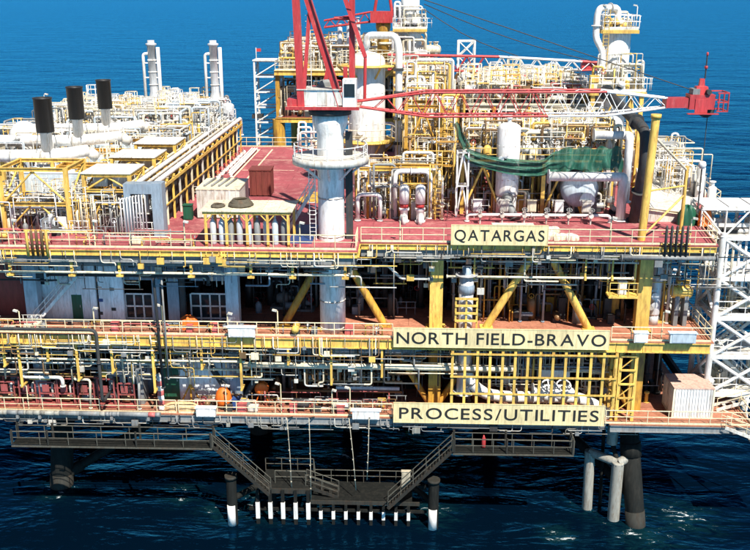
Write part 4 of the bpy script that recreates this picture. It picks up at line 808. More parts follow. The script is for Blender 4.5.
for k, (px, nm) in enumerate(((233, 'tubular landing pile with white band below the left stair'), (433, 'tubular landing pile with white band below the right stair'))):
    p = V(px, 520, -1.3); t = thing('landing_pile', nm, 'pile', (p.x, -1.3, -3)); bar('tube', (p.x, -1.3, -3), (p.x, -1.3, 6.0), .42, 'marine', t, 16); MB().tube([(p.x - .02, -1.42, 1.7), (p.x - .02, -1.42, 3.6)], .36, 14).build('white_band', 'fenderwhite', t); flange('cap', (p.x, -1.3, 6.0), (0, 0, 1), .5, 'walkgrey', t, .3)
    bar('stay', (p.x, -1.3, 4.0), (p.x + (1.6 if k == 0 else -1.6), 1.2, 4.0 if k else 3.8), .25, 'marine', t, 12)
stair('grey stair down from the left walkway to the boat landing', (xb + .05, -2.1, 9.0), (V(270, 487, -1.6).x, -2.1, zu + .0), .9, mat='walkgrey', rmat='railgrey')
stair('short grey stair between the two landing levels', (xm - .4, -.6, zu), (xm + 2.2, -.6, zl), .9, mat='walkgrey', rmat='railgrey')
stair('grey stair up from the boat landing to the right walkway', (V(388, 497, -1.6).x, -2.1, zl), (xc - .05, -2.1, 9.0), .9, mat='walkgrey', rmat='railgrey')
railing('grey railing along the rear of the boat landing', [(xl0, 1.9, zu), (xm, 1.9, zu), (xm + .1, 1.9, zl), (xr, 1.9, zl)], 'railgrey', toe=False, sp=1.3)
railing('grey railing on the upper landing level beside the stair', [(xm - 2.9, -.2, zu), (xm - .4, -.2, zu)], 'railgrey', toe=False, sp=1.2)
jbox('pale square lamp box on the boat landing rail', (V(406, 478, 1).x, 1.0, zl), (.7, .3, 1.6), 'palerope', zl, None, 'box', 'lamp_box')
for k, (px, py) in enumerate(((287, 492), (309, 500), (349, 490), (369, 480))):
    p = V(px, 418, -1.1); e = V(px + (5, 2, 7, -2)[k], py, -.9); m_ = p.lerp(e, .5) + Vector((.03, 0, 0)); t = thing('swing_rope', 'pale knotted swing rope hanging above the boat landing', 'rope', (e.x, e.y, e.z), 'swing ropes'); MB().tube([p, p.lerp(m_, .5), m_, e], .032, 6).build('rope', 'palerope', t)
    bar('rope_bracket', p, (p.x + .4, -.4, ZL - .1), .05, 'walkgrey', t)
    for j in range(1, 7): q = p.lerp(e, j / 7); flange('knot', q, (0, 0, 1), .055, 'palerope', t, .1)
t = thing('fire_extinguisher', 'red cylinder hung on the rail of the right walkway', 'extinguisher', (5.9, -1.3, 9)); MB().lathe([(.14, .02), (.16, .1), (.16, .75), (.08, .92), (.05, 1.05)], (5.9, -1.35, 9), 'z', 12).build('bottle', 'cranered', t); box('bracket', (5.8, -1.2, 9.3), (6.0, -1.15, 9.7), 'darkgrey', t)

# ------------------------------------------------------------------ white bridge tower and bridge on the right
t = thing('bridge_tower', 'tall white lattice tower carrying the bridge on the right', 'tower', (25.5, 3.5, ZL)); X0, X1, Y0, Y1 = 23.6, 28.4, 2.2, 6.4
for x in (X0, X1):
    for y in (Y0, Y1): bar('leg', (x, y, ZL - 1 if x == X0 else 9), (x, y, 25.4), .24 if x == X0 else .3, 'white', t, 12)
lv = (12.2, 15.4, 18.6, 21.8, 25.0)
for z in lv:
    for a, b in (((X0, Y0), (X1, Y0)), ((X0, Y1), (X1, Y1)), ((X0, Y0), (X0, Y1)), ((X1, Y0), (X1, Y1))): beam('ring_beam', (*a, z), (*b, z), .26, .3, 'white', t)
for z, z2 in zip(lv, lv[1:]):
    for a, b in (((X0, Y0), (X1, Y0)), ((X0, Y1), (X1, Y1)), ((X0, Y0), (X0, Y1))):
        bar('x_brace', (*a, z), (*b, z2), .14, 'white', t); bar('x_brace', (*b, z), (*a, z2), .14, 'white', t)
for k, z in enumerate((12.3, 15.5, 18.7, 21.9)): box('landing_floor', (X0 + .2, Y0 + .2, z), (X1 - .2, Y1 - .2, z + .08), 'offwhite', t)
for k, z in enumerate((12.38, 15.58, 18.78)): stair('white stair flight %s inside the bridge tower' % ('at the foot', 'at mid height', 'near the top')[k], (X0 + .6 if k % 2 else X1 - .6, 3.4, z), (X1 - .6 if k % 2 else X0 + .6, 3.4, z + 3.2), .8, mat='offwhite', rmat='white')
for k, z in enumerate((12.38, 15.58, 18.78, 21.98)): railing('white railing of the %s landing in the bridge tower' % ('lowest', 'second', 'third', 'topmost')[k], [(X0 + .3, Y0 + .25, z), (X1 - .3, Y0 + .25, z)], 'white', sp=1.0)
t = thing('bridge', 'white truss bridge leading away to the right at top deck level', 'bridge', (34, 7, 24)); BX0, BX1 = 22.9, 46
box('walkway_floor', (BX0, 5.6, 24.2), (BX1, 8.6, 24.35), 'offwhite', t)
for y in (5.6, 8.6):
    for z in (24.2, 26.5): beam('chord', (BX0, y, z), (BX1, y, z), .24, .24, 'white', t)
    for k in range(13):
        x = BX0 + (BX1 - BX0) * k / 12; bar('post', (x, y, 24.2), (x, y, 26.5), .08, 'white', t)
        if k < 12: bar('lacing', (x, y, 24.2 if k % 2 else 26.5), (x + (BX1 - BX0) / 12, y, 26.5 if k % 2 else 24.2), .08, 'white', t)
for k in range(12): x = BX0 + .1 + (BX1 - BX0) * k / 12; box('roof_panel', (x, 5.5, 26.64), (x + 1.8, 8.7, 26.7), 'white', t)
for y in (6.2, 7.1, 8.0): pipe('white pipe laid along the bridge floor', [(21.5, y, 24.55), (46, y, 24.55)], .18, 'white', 'bridge pipes')
for k in range(6): pipe(('white' if k % 3 else 'cream') + ' pipe dropping beside the bridge tower head', [(23.0 + .5 * k, 2.0 + .1 * k, 25.2), (23.0 + .5 * k, 2.0 + .1 * k, 22.4 - .3 * k), (23.0 + .5 * k, 4.5, 22.4 - .3 * k)], .09, 'white' if k % 3 else 'cream', 'pipes at the tower head')
runs('white small pipe inside the lower bridge tower', 'pipes low in the bridge tower', 24, 28, 3, 6, 12.4, 15.3, 16, 71, ('white', 'offwhite', 'cream'), (.05, .08))
runs('white small pipe inside the upper bridge tower', 'pipes high in the bridge tower', 24, 28, 3, 6, 18.8, 21.6, 18, 72, ('white', 'offwhite', 'cream'), (.05, .08))
runs('white small pipe on the bridge floor', 'pipes on the bridge floor', 23, 34, 5.8, 8.4, 24.4, 26.3, 24, 73, ('white', 'offwhite', 'cream'), (.05, .08))
# slanted gangway at the lower right corner
stair('pale slanted gangway beside the container at the deck corner', (24.2, -1.3, ZL), (28.8, -1.9, 9.4), 1.1, mat='offwhite', rmat='rail')
stair('second pale stair behind the gangway up to the bridge tower', (24.4, 1.6, ZL + .1), (28, 1.6, 12.3), .9, mat='offwhite', rmat='rail')
t = thing('corner_platform', 'small pale platform under the gangway at the deck corner', 'platform', (27, -1, 9.3)); box('grating', (26.6, -2.2, 9.25), (31, .3, 9.35), 'paleseal', t)
for x in (26.8, 28.8, 30.8): bar('hanger', (x, .2, 9.3), (X1 if x > 28 else X0 + 3, Y0, 12.2), .07, 'offwhite', t); beam('joist', (x, -2.2, 9.18), (x, .3, 9.18), .12, .14, 'paleseal', t)

# ------------------------------------------------------------------ top deck, left: exhaust stack module
WH = ('white', 'offwhite', 'cream', 'silver', 'paleblue', 'grey')
for k, (px, py, y, bx) in enumerate(((48, 155, 8, 88), (79, 140, 15.3, 120), (107, 128, 22.6, 142))):
    p = V(px, py, y); rr = .5
    ends = (V(88, 148, 8.6), V(122, 133, 16), V(144, 122, 23.2))[k]
    nm = ('nearest the deck front', 'in the middle of the row', 'at the rear of the row')[k]
    t = thing('exhaust_duct', 'round white exhaust duct under the black stack ' + nm, 'duct', (p.x, y, ZM)); z = p.z
    MB().tube([(XL - 1, y - .3, z - .1), (p.x - 2, y - .2, z - .05), (p.x + .6, y, z), (ends.x - .3, y + 1.4, z + .15)], rr, 18, 2.0).build('duct', 'white', t)
    MB().tube([(ends.x - .3, y + 1.4, z + .15), (ends.x + .3, y + 1.75, z - .5)], rr * .9, 16).build('outlet_cowl', 'offwhite', t)
    for j in range(5): q = Vector((XL + 2.5 * j + 1, y - .28 , z - .08)); flange('duct_band', q, (1, 0, 0), rr * 1.04, 'offwhite', t, .1)
    for x in (-38, -33.5, p.x + .3): beam('trestle', (x, y, ZM), (x, y, z - rr * .9), .25, .3, 'yellow', t, (0, 1, 0))
    s = thing('exhaust_stack', 'black open topped exhaust stack ' + nm, 'chimney', (p.x, y, z + .3))
    MB().lathe([(.46, .3), (.46, 1.82), (.6, 1.83), (.6, 1.89)], (p.x, y, z), 'z', 20).build('neck', 'white', s)
    h0 = 1.9; h1 = (4.55, 4.6, 4.5)[k]; r = (.72, .7, .68)[k]
    MB().lathe([(r, h0), (r, h1), (r + .05, h1), (r + .05, h1 + .1), (r - .06, h1 + .1), (r - .08, h1 - 1.2), (.1, h1 - 1.21)], (p.x, y, z), 'z', 24).build('barrel', 'black', s)
    for j in range(4):
        a = j * math.pi / 2 + .6; bar('guy_strut', (p.x + math.cos(a) * .62, y + math.sin(a) * .62, z + h0), (p.x + math.cos(a) * .9, y + math.sin(a) * .9, z + .2), .04, 'grey', s, 6)
    # housing under each duct
    hb = thing('turbine_housing', 'pale blue turbine housing under the duct ' + nm, 'housing', (-28.3, y, ZM)); hx0, hx1 = -31.6, -25.2
    box('casing', (hx0, y - 2.0, ZM + .25), (hx1, y + 2.6, ZM + 3.7), 'paleblue', hb); box('plinth', (hx0 + .1, y - 1.9, ZM), (hx1 - .1, y + 2.5, ZM + .25), 'grey', hb); box('roof_hatch', (hx0 + 1, y - 1.2, ZM + 3.7), (hx1 - 2, y + .8, ZM + 3.95), 'white', hb)
    for j in range(4): x = hx0 + .2 + j * 1.55; box('panel', (x, y - 2.05, ZM + .4), (x + 1.4, y - 2.002, ZM + 3.5), 'paleblue', hb)
    box('window', (hx0 + 3.9, y - 2.09, ZM + 1.7), (hx0 + 4.5, y - 2.052, ZM + 2.3), 'glass', hb); box('vent', (hx1 - 1.3, y - 2.09, ZM + 1.6), (hx1 - .4, y - 2.052, ZM + 3.0), 'darkgrey', hb)
# yellow portal frames at the front
portal('tall yellow portal frame at the front under the first duct', -31.0, -25.9, 1.6, 5.6, ZM, 30.1, 'yellow', .3, 27.3)
for k, (y, nm) in enumerate(((2.0, 'nearest the deck front'), (9.0, 'in the middle'), (16.0, 'farthest back'))):
    t = portal('yellow frame with white roof panels right of the ducts, ' + nm, -24.7, -21.2, y, y + 3.6, ZM, 29.6, 'yellow', .25, 28.3); d = .06
    for j in range(4): box('roof_panel', (-24.9 + j * .97, y - .2, 29.61), (-24.0 + j * .97 + .03, y + 3.8, 29.68), 'white', t)
    for j in range(2): hb = box('machine_cover', (-24.2 + j * 1.5, y + .6, 28.5), (-23.1 + j * 1.5, y + 2.6, 29.2), 'offwhite', t)
    portal('yellow trestle linking the duct to the roofed frame, ' + nm, -28.6, -25.1, y + 5.2 + .0, y + 6.6, ZM, 29.25, 'deepyellow', .26, 27.4, True)
    skid('pale motor skid under the white roofed frame, ' + nm, -23, y + 1.8, ZM, 1.3, ('paleblue', 'offwhite', 'grey'), None, 80 + k)
    jbox('white cabinet beside the roofed frame, ' + nm, (-25.6 + .2, y + .9, ZM), (1.0, .8, 2.6), 'white', ZM)
runs('pale small pipe standing among the portal frames behind the deck front', 'pipes among the portal frames', -34, -20.3, 1.0, 8, ZM, 28.2, 80, 41, WH + ('yellow', 'grey', 'darkgrey', 'bluegrey'), (.04, .06, .09), .8, 1.6)
for k in range(9):
    x = -21.6 + .22 * k; pipe('slim white pipe in the looped bundle beside the blue grey portal', [(x, .6 + .05 * k, ZM), (x, .6 + .05 * k, 27.9 + .05 * k), (x + .1, 3.0, 27.9 + .05 * k)], .06, 'white', 'looped white pipe bundle', flanges=False)
t = thing('blue_grey_portal', 'blue grey box section portal at the near end of the pipe rack', 'frame', (-19.8, 1.3, ZM)); box('post', (-19.3, .9, ZM), (-18.5, 2.0, 29.1), 'bluegrey', t); box('lintel', (-21.4, .9, 28.3), (-19.301, 2.0, 29.05), 'bluegrey', t); box('rear_post', (-21.4, .9, ZM), (-20.9, 2.0, 28.299), 'bluegrey', t)
# pipe rack down the right side of the module
t = thing('pipe_rack', 'long yellow posted pipe rack along the red deck', 'pipe rack', (-19.6, 20, ZM))
for k in range(17):
    y = 2.6 + 2.2 * k; ibeam('post', (-19.2, y, ZM), (-19.2, y, 28.5), .15, .15, ('yellow', 'cream', 'yellow', 'offwhite')[k % 4], t); beam('cap_beam', (-21.6, y, 28.6), (-19.0, y, 28.6), .18, .2, 'yellow', t)
    if k % 2 == 0: beam('inner_post', (-21.4, y, ZM), (-21.4, y, 28.5), .2, .2, 'deepyellow', t)
beam('edge_beam', (-19.05, 2.2, 28.3), (-19.05, 38.2, 28.3), .1, .24, 'yellow', t); beam('mid_rail', (-19.1, 2.2, 26.7), (-19.1, 38.2, 26.7), .08, .1, 'yellow', t)
for k in range(16): y = 2.7 + 2.2 * k; box('shade_panel', (-19.55, y, ZM + .1), (-19.5, y + 2.05, 28.2), 'darksteel', t)  # added dark sheets stand for the shade between the rack posts
for k, (x, r, m_) in enumerate(((-19.25, .2, 'white'), (-19.95, .13, 'offwhite'), (-20.6, .2, 'white'), (-21.3, .12, 'cream'))):
    pipe(('fat white pipe on the outer edge of the pipe rack', 'thinner pale pipe second from the rack edge', 'white pipe third from the rack edge', 'thin cream pipe on the inner edge of the pipe rack')[k], [(x, 2.0, ZM + 1.5), (x, 2.0, 28.72 + r), (x, 38.5, 28.72 + r), (x, 38.5, ZM + 2)] , r, m_, n=12)
runs('thin pale pipe standing just inside the pipe rack', 'pipes inside the pipe rack', -21.8, -20.3, 3, 37, ZM, 28.3, 60, 42, WH + ('copper', 'yellow'), (.04, .06, .09), .8, 1.4)
for k in range(8): valve('small red wheeled valve low along the pipe rack foot', (-18.6, 22 + 2.0 * k, ZM + .5), (0, 1, 0), .14, 'white', 'cranered', 'valves at the rack foot', base=ZM)
for k in range(3): pipe('low white pipe lying along the rack foot on the red deck', [(-18.3 + .28 * k, 26 - k, ZM + .02), (-18.3 + .28 * k, 26 - k, ZM + .3), (-18.3 + .28 * k, 40, ZM + .3), (-18.3 + .28 * k, 40, ZM + .02)], .1, 'white', 'pipes along the rack foot')
# rear of module: upper floor, vent stacks, dense pipework
t = thing('module_floor', 'raised pale steel floor under the twin vent stacks', 'platform', (-29, 33, ZM)); box('floor', (-39.5, 26.5, 28.3), (-20.2, 42, 28.45), 'grey', t)
for x in (-39, -34.5, -30, -25.5, -20.6):
    for y in (27, 34.5, 41.6): ibeam('column', (x, y, ZM), (x, y, 28.3), .3, .3, 'cream', t)
for y in (26.6, 41.9): ibeam('edge_beam', (-39.5, y, 28.1), (-20.2, y, 28.1), .25, .4, 'cream', t)
railing('white railing round the raised floor of the vent stacks', [(-39.3, 26.7, 28.45), (-20.4, 26.7, 28.45), (-20.4, 41.8, 28.45), (-39.3, 41.8, 28.45)], 'white', sp=1.5)
for k, (px, nm) in enumerate(((151, 'by the turbine ducts'), (213, 'at the red deck side'))):
    p = V(px, 45, 39); t = thing('vent_stack', 'tall white twin pipe vent stack ' + nm, 'vent stack', (p.x, 39, 28.45)); z = 36.9
    MB().lathe([(.62, 28.45), (.62, 31.2), (.46, 31.8), (.46, z), (.6, z), (.6, z + .2), (.38, z + .28), (.38, z + .55)], (p.x, 39, 0), 'z', 18).build('barrel', 'silver', t)
    for zz in (32.6, 34.0, 35.3): flange('joint_ring', (p.x, 39, zz), (0, 0, 1), .53, 'white', t, .1)
    MB().tube([(p.x - .95, 38.9, 28.45), (p.x - .95, 38.9, z - .9), (p.x - .2, 38.9, z - .9)], .17, 10, .5).build('side_pipe', 'white', t); MB().tube([(p.x + .75, 38.9, 28.45), (p.x + .75, 38.9, z - .2)], .2, 10).build('side_pipe', 'white', t)
    for zz in (31.2, 33.4, 35): beam('clamp', (p.x - 1.0, 38.85, zz), (p.x + .85, 38.85, zz), .1, .12, 'white', t)
    box('platform_plate', (p.x - 1.4, 38.1, 31.0), (p.x + 1.2, 38.7, 31.08), 'white', t)
    vvessel('stout pale drum at the foot of the vent stack ' + nm, (p.x + 1.8, 36.6, 28.45), 30.9, .7, 'silver', seed=k)
runs('white small pipe in the dense tangle round the twin vent stacks', 'pipes round the vent stacks', -39, -20.8, 27.2, 41.2, 28.45, 31.4, 230, 43, WH, (.04, .06, .09, .13), .8, 1.6)
runs('yellow small pipe among the white tangle round the vent stacks', 'yellow pipes round the vent stacks', -36, -21, 27, 40, 28.45, 31, 14, 44, ('yellow',), (.06, .09), .6)
runs('white small pipe rising between the exhaust ducts', 'pipes between the ducts', -40, -31.5, 8, 26, ZM, 30.6, 90, 45, WH, (.05, .07, .1), 3.4, 1.5)
runs('pale small pipe standing behind the roofed yellow frames', 'pipes behind the roofed frames', -27.5, -21.8, 20.5, 26, ZM, 30.2, 80, 46, WH + ('yellow', 'copper'), (.04, .07, .1), 2.5, 1.5)
for k, (px, py, h) in enumerate(((125, 93, 2), (186, 93, 2.2), (48, 118, 2), (140, 97, 1.5))):
    p = V(px, py + 16, 33); lamp_post('white floodlight pole sticking up from the vent stack floor', (p.x, 33, 28.45), 2.6 + h * .5, 'white', 'floodlights of the vent stack floor')
for k, (px, y) in enumerate(((172, 33), (236, 39))): p = V(px, 105, y); t = thing('red_bottle', ('red fire bottle on the vent stack floor between the stacks', 'red fire bottle on the vent stack floor at the deck side')[k], 'bottle', (p.x, y, 28.45)); MB().lathe([(.3, 0), (.32, .1), (.32, 2.0), (.12, 2.4), (.1, 2.6)], (min(p.x, -20.9), y, 28.45), 'z', 12).build('body', 'cranered', t); MB().lathe([(.14, 2.6), (.14, 2.75)], (min(p.x, -20.9), y, 28.45), 'z', 8).build('cap', 'white', t)
p = V(28, 140, 20); t = thing('intake_hood', 'white rounded intake hood left of the first stack', 'hood', (p.x, 21, ZM)); MB().lathe([(1.4, 0), (1.4, 5.0), (1.25, 5.5), (.9, 6.0), (.4, 6.3), (.05, 6.35)], (-35.6, 18, ZM), 'z', 24).build('hood_shell', 'white', t); MB().lathe([(1.5, 4.7), (1.5, 4.9)], (-35.6, 18, ZM), 'z', 24).build('rim', 'offwhite', t)
for k, (x, y, w, h, m_) in enumerate(((-39, 12.5, 2.6, 5.6, 'white'), (-36.3, 12.0, 2.0, 5.2, 'cream'), (-39, 5.5, 3.0, 3.4, 'paleblue'), (-34.2, 3.2, 1.6, 2.4, 'oxide'))):
    jbox(('tall white filter house at the far left of the top deck', 'cream filter house beside the tall white one', 'pale blue cabin at the left deck front', 'dark red locker left of the tall portal frame')[k], (x, y, ZM), (w, 2.2, h), m_, ZM, None, 'cabin', 'equipment_house')

stages('small white access stages and ladders round the vent stacks', -38.5, -20.8, 27.2, 41, 28.45, 31.9, 80, 211, ('white', 'offwhite', 'silver', 'cream', 'yellow'))
stages('small access stages and ladders between the exhaust ducts', -40, -25, 8, 26, ZM, 30.6, 64, 212, ('white', 'offwhite', 'cream', 'yellow'))
stages('small access stages and ladders under the yellow portal frames', -34, -20.5, 1.2, 6, ZM, 28.4, 34, 213, ('white', 'offwhite', 'yellow', 'cream'))
# ------------------------------------------------------------------ top deck, centre
a, b = V(203, 248, -1.9), V(291, 248, -1.9); x0, x1, y0, y1, zr = a.x, b.x, -1.7, 2.0, 27.6
t = thing('bottle_shelter', 'yellow framed shelter with flat cream roof on the deck front', 'shelter', ((x0 + x1) / 2, 0, ZM))
for k in range(5):
    x = x0 + .2 + (x1 - x0 - .4) * k / 4
    for y in (y0 + .2, y1 - .2):
        ibeam('post', (x, y, ZM), (x, y, zr - .2), .18, .18, 'yellow', t, (0, 1, 0))
    if k < 4: bar('knee', (x, y0 + .2, zr - .8), (x + .5, y0 + .2, zr - .25), .05, 'yellow', t)
    if k > 0: bar('knee', (x, y0 + .2, zr - .8), (x - .5, y0 + .2, zr - .25), .05, 'yellow', t)
for y in (y0 + .2, y1 - .2): beam('eaves_beam', (x0, y, zr - .12), (x1, y, zr - .12), .16, .2, 'yellow', t)
for k in range(6): w = (x1 - x0 + .3) / 6; box('roof_sheet', (x0 - .15 + w * k, y0, zr), (x0 - .15 + w * (k + 1) - .02, y1, zr + .07), 'cream', t)
for k in range(9):
    x = x0 + .6 + (x1 - x0 - 1.2) * k / 8; g = thing('gas_bottle', ('silver', 'pale blue', 'grey')[k % 3] + ' gas bottle standing under the yellow shelter', 'gas bottle', (x, 0, ZM), 'bottles under the shelter'); MB().lathe([(.2, 0), (.23, .08), (.23, 1.65), (.1, 1.9), (.07, 2.05)], (x, y0 + .75, ZM), 'z', 12).build('cylinder', ('silver', 'paleblue', 'grey')[k % 3], g); MB().lathe([(.09, 2.05), (.09, 2.2)], (x, y0 + .75, ZM), 'z', 8).build('valve_cap', 'white', g)
def coil(label, c, r, turns, rad, mat, cat, seed):
    q = random.Random(seed); pts = []
    for k in range(turns * 14 + 1): a_ = 2 * math.pi * k / 14; rr = r * (1 - .35 * k / (turns * 14)) * (1 + q.uniform(-.05, .05)); pts.append((c[0] + rr * math.cos(a_), c[1] + rr * math.sin(a_), c[2] + rad + .02 + (k // 14) * rad * .55 + q.uniform(0, .03)))
    return solo(MB().tube(pts, rad, 6).build('rope_coil', mat), label, cat)
p = G(218, 207, zr + .07); coil('small dark rope coil on the cream shelter roof', (p.x, p.y, zr + .07), .5, 4, .06, 'rope', 'rope', 1)
p = G(241, 206, zr + .07); coil('large dark hawser heap on the cream shelter roof', (p.x, p.y, zr + .07), .85, 8, .09, 'rope', 'rope', 2)
# white open container
c = thing('basket_container', 'white cargo container with pipes on its roof behind the shelter', 'container', (-15.5, 8.8, ZM)); cx0, cx1, cy0, cy1 = -17.3, -13.8, 6.8, 11.2
box('body', (cx0, cy0, ZM + .1), (cx1, cy1, ZM + 2.4), 'offwhite', c); box('skid', (cx0 + .2, cy0 + .2, ZM), (cx1 - .2, cy1 - .2, ZM + .1), 'grey', c); box('roof', (cx0 - .05, cy0 - .05, ZM + 2.4), (cx1 + .05, cy1 + .05, ZM + 2.5), 'cream', c)
for k in range(6): x = cx0 + .3 + k * .58; box('rib', (x, cy0 - .05, ZM + .15), (x + .15, cy0 - .002, ZM + 2.35), 'offwhite', c)
for k in range(4): pipe('rusty drill pipe lying on the white cargo container', [(-16.8 + .6 * k, 7.6, ZM + 2.6), (-16.5 + .6 * k, 10.8, ZM + 2.6)], .08, 'grey', 'pipes on the cargo container', flanges=False)
x0, x1 = V(250, 196, 15.4).x, V(271, 196, 15.4).x; c = thing('red_skip', 'dark red steel box standing alone on the red deck', 'container', ((x0 + x1) / 2, 16.4, ZM))
box('body', (x0, 15.4, ZM + .1), (x1, 17.4, ZM + 2.35), 'oxide', c); box('skid', (x0 + .1, 15.5, ZM), (x1 - .1, 17.3, ZM + .1), 'darkgrey', c); box('lid', (x0 - .06, 15.34, ZM + 2.35), (x1 + .06, 17.46, ZM + 2.45), 'oxide', c)
for k in range(4): x = x0 + .15 + k * (x1 - x0 - .4) / 3; box('rib', (x, 15.34, ZM + .15), (x + .1, 15.398, ZM + 2.3), 'oxide', c)
jbox('small dark green cabinet left of the cargo container', (-18.0, 6.6, ZM), (.7, .6, 1.2), 'green', ZM)
# ------------------------------------------------------------------ main crane
PX, PY = -5.85, 1.0
t = thing('crane_pedestal', 'fat white cylindrical pedestal of the red crane', 'crane pedestal', (PX, PY, ZD))
MB().lathe([(.98, 0), (.98, 7.2), (.98, 15.2), (1.3, 16.0), (1.3, 16.6)], (PX, PY, ZD), 'z', 28).build('tube', 'white', t)
for z in (18.0, 20.2, 22.4, 25.3, 28.2): flange('weld_ring', (PX, PY, z), (0, 0, 1), 1.01, 'offwhite', t, .12)
box('cable_tray', (PX + 1.1, PY - .2, ZM), (PX + 1.6, PY + .4, 33), 'darkgrey', t)
t = thing('ring_walkway', 'round railed walkway encircling the crane pedestal', 'walkway', (PX, PY, 31))
MB().lathe([(1.1, 30.9), (2.75, 30.9), (2.75, 31.05), (1.1, 31.05)], (PX, PY, 0), 'z', 32).build('floor_ring', 'white', t)
MB().lathe([(2.75, 30.75), (2.8, 30.75), (2.8, 31.3), (2.75, 31.3)], (PX, PY, 0), 'z', 32).build('skirt', 'offwhite', t)
for k in range(8): a_ = k * math.pi / 4; bar('bracket', (PX + 1.05 * math.cos(a_), PY + 1.05 * math.sin(a_), 29.6), (PX + 2.6 * math.cos(a_), PY + 2.6 * math.sin(a_), 30.9), .08, 'white', t)
pts = [(PX + 2.68 * math.cos(a_), PY + 2.68 * math.sin(a_), 31.05) for a_ in (2 * math.pi * k / 16 for k in range(16))]
railing('white railing of the round crane walkway', pts, 'white', closed=True, sp=2, toe=False)
ladder('white caged ladder up to the round crane walkway', (PX - 1.35, PY - .5, ZM), 31.2, 'white', cage=True)
stair('white stair at the left foot of the crane pedestal', (PX - 3.6, 2.2, ZM + .0), (PX - 1.4, 2.2, ZM + 3.6), .8, mat='white', rmat='white')
# turntable and machinery deck
t = thing('pedestal_crane', 'red pedestal crane with lattice boom swung to the right', 'crane', (PX, PY, 34.3))
MB().lathe([(1.55, 34.31), (1.55, 34.7)], (PX, PY, 0), 'z', 28).build('slew_ring', 'darkgrey', t)
box('machinery_deck', (PX - 3.0, PY - 1.7, 34.8), (PX + 2.2, PY + 1.7, 35.0), 'fadedred', t)
for y in (-1.72, 1.7): beam('deck_channel', (PX - 3.0, PY + y, 34.9), (PX + 2.2, PY + y, 34.9), .06, .22, 'cranered', t)
box('winch_house', (PX - 2.1, PY - 1.5, 35.0), (PX + .75, PY + .4, 36.15), 'white', t); box('winch_house_roof', (PX - 2.2, PY - 1.6, 36.15), (PX + .85, PY + .5, 36.22), 'offwhite', t)
cb = box('operator_cab', (PX + 1.05, PY - 1.65, 35.0), (PX + 2.0, PY - .4, 36.9), 'white', t); box('cab_window', (PX + 1.15, PY - 1.69, 35.7), (PX + 1.9, PY - 1.655, 36.6), 'glass', cb)
MB().lathe([(.5, -.9), (.75, -.88), (.75, -.8), (.5, -.78), (.5, .78), (.75, .8), (.75, .88), (.5, .9)], (PX - .2, PY + 1.0, 36.0), 'y', 20).build('winch_drum', 'grey', t)
FX, FZ = PX + 1.3, 35.25
def A(px, py, y): return V(px, py, y)
ap = Vector((-8.05, PY - 1.3, 45.2)); ap2 = Vector((-8.05, PY + 1.3, 45.2))
for y, a_, m_ in ((-1.3, ap, .34),):
    beam('mast_leg', (-7.75, PY + y, 35.0), a_, .5, .5, 'cranered', t, (0, 1, 0)); beam('mast_stay', (PX + .95, PY + y, 35.0), a_, .5, .5, 'cranered', t, (1, 0, 0), 'ibeam')
    beam('mast_tie', (-7.6, PY + y, 35.6), (-7.05, PY + y, 41.4), .25, .25, 'cranered', t, (0, 1, 0))
c1 = V(352, 60, 3.4); beam('rear_mast', (c1.x, 3.4, 35.1), (c1.x + .05, 3.4, 45.5), .42, .4, 'cranered', t, (0, 1, 0)); c2 = V(357, 32, 3.0); c3 = V(341, 0, 3.0); beam('rear_stay', (c2.x + .6, 2.9, 38.2), (c3.x - .6, 2.9, 44.8), .3, .3, 'cranered', t, (0, 1, 0)); bar('rear_tie', (PX + .2, 3.2, 40.9), (c1.x, 3.4, 40.9), .14, 'cranered', t); box('rear_deck', (PX + .9, PY + 1.72, 34.75), (PX + 2.2, PY + 2.9, 35.05), 'cranered', t)
bar('rear_post', (c2.x + .55, 2.9, 35.05), (c2.x + .6, 2.9, 38.3), .12, 'cranered', t)
l_ = [bar('mast_rung', (-7.35, PY - 1.3, 36 + .4 * k), (-7.0, PY - 1.3, 36 + .4 * k), .025, 'offwhite', t, 5) for k in range(22)]; bar('mast_ladder_stile', (-7.0, PY - 1.3, 35.5), (-7.1, PY - 1.3, 45), .03, 'offwhite', t, 6)
for s in (-1, 1): beam('winch_bracket', (PX + .2 + s * .9, PY + .6, 35.0), (PX + .5 + s * .6, PY + .6, 37.6), .3, .16, 'cranered', t, (0, 1, 0))
box('winch_frame', (PX - 2.9, PY - 1.5, 35.0), (PX - 2.2, PY + 1.4, 35.5), 'cranered', t); bar('engine_exhaust', (PX - 1.8, PY + .2, 36.2), (PX - 1.8, PY + .2, 37.6), .12, 'darkgrey', t)
for x_ in (-2.4, -1.2, 0.0): box('house_door', (PX + x_ + .45, PY - 1.54, 35.1), (PX + x_ + 1.15, PY - 1.502, 36.0), 'offwhite', t)
for k in range(4): bar('luffing_cable', (PX - .2 + .1 * k, PY + .7 + .15 * k, 36.6), (-8.0, PY - 1.2, 45.0), .03, 'darkgrey', t, 5)
runs('small grey fitting pipe on the crane machinery deck', 'pipes on the crane deck', PX - 2.6, PX + .8, PY + .6, PY + 1.5, 35.0, 36.8, 10, 74, ('grey', 'offwhite', 'cranered'), (.05, .08))
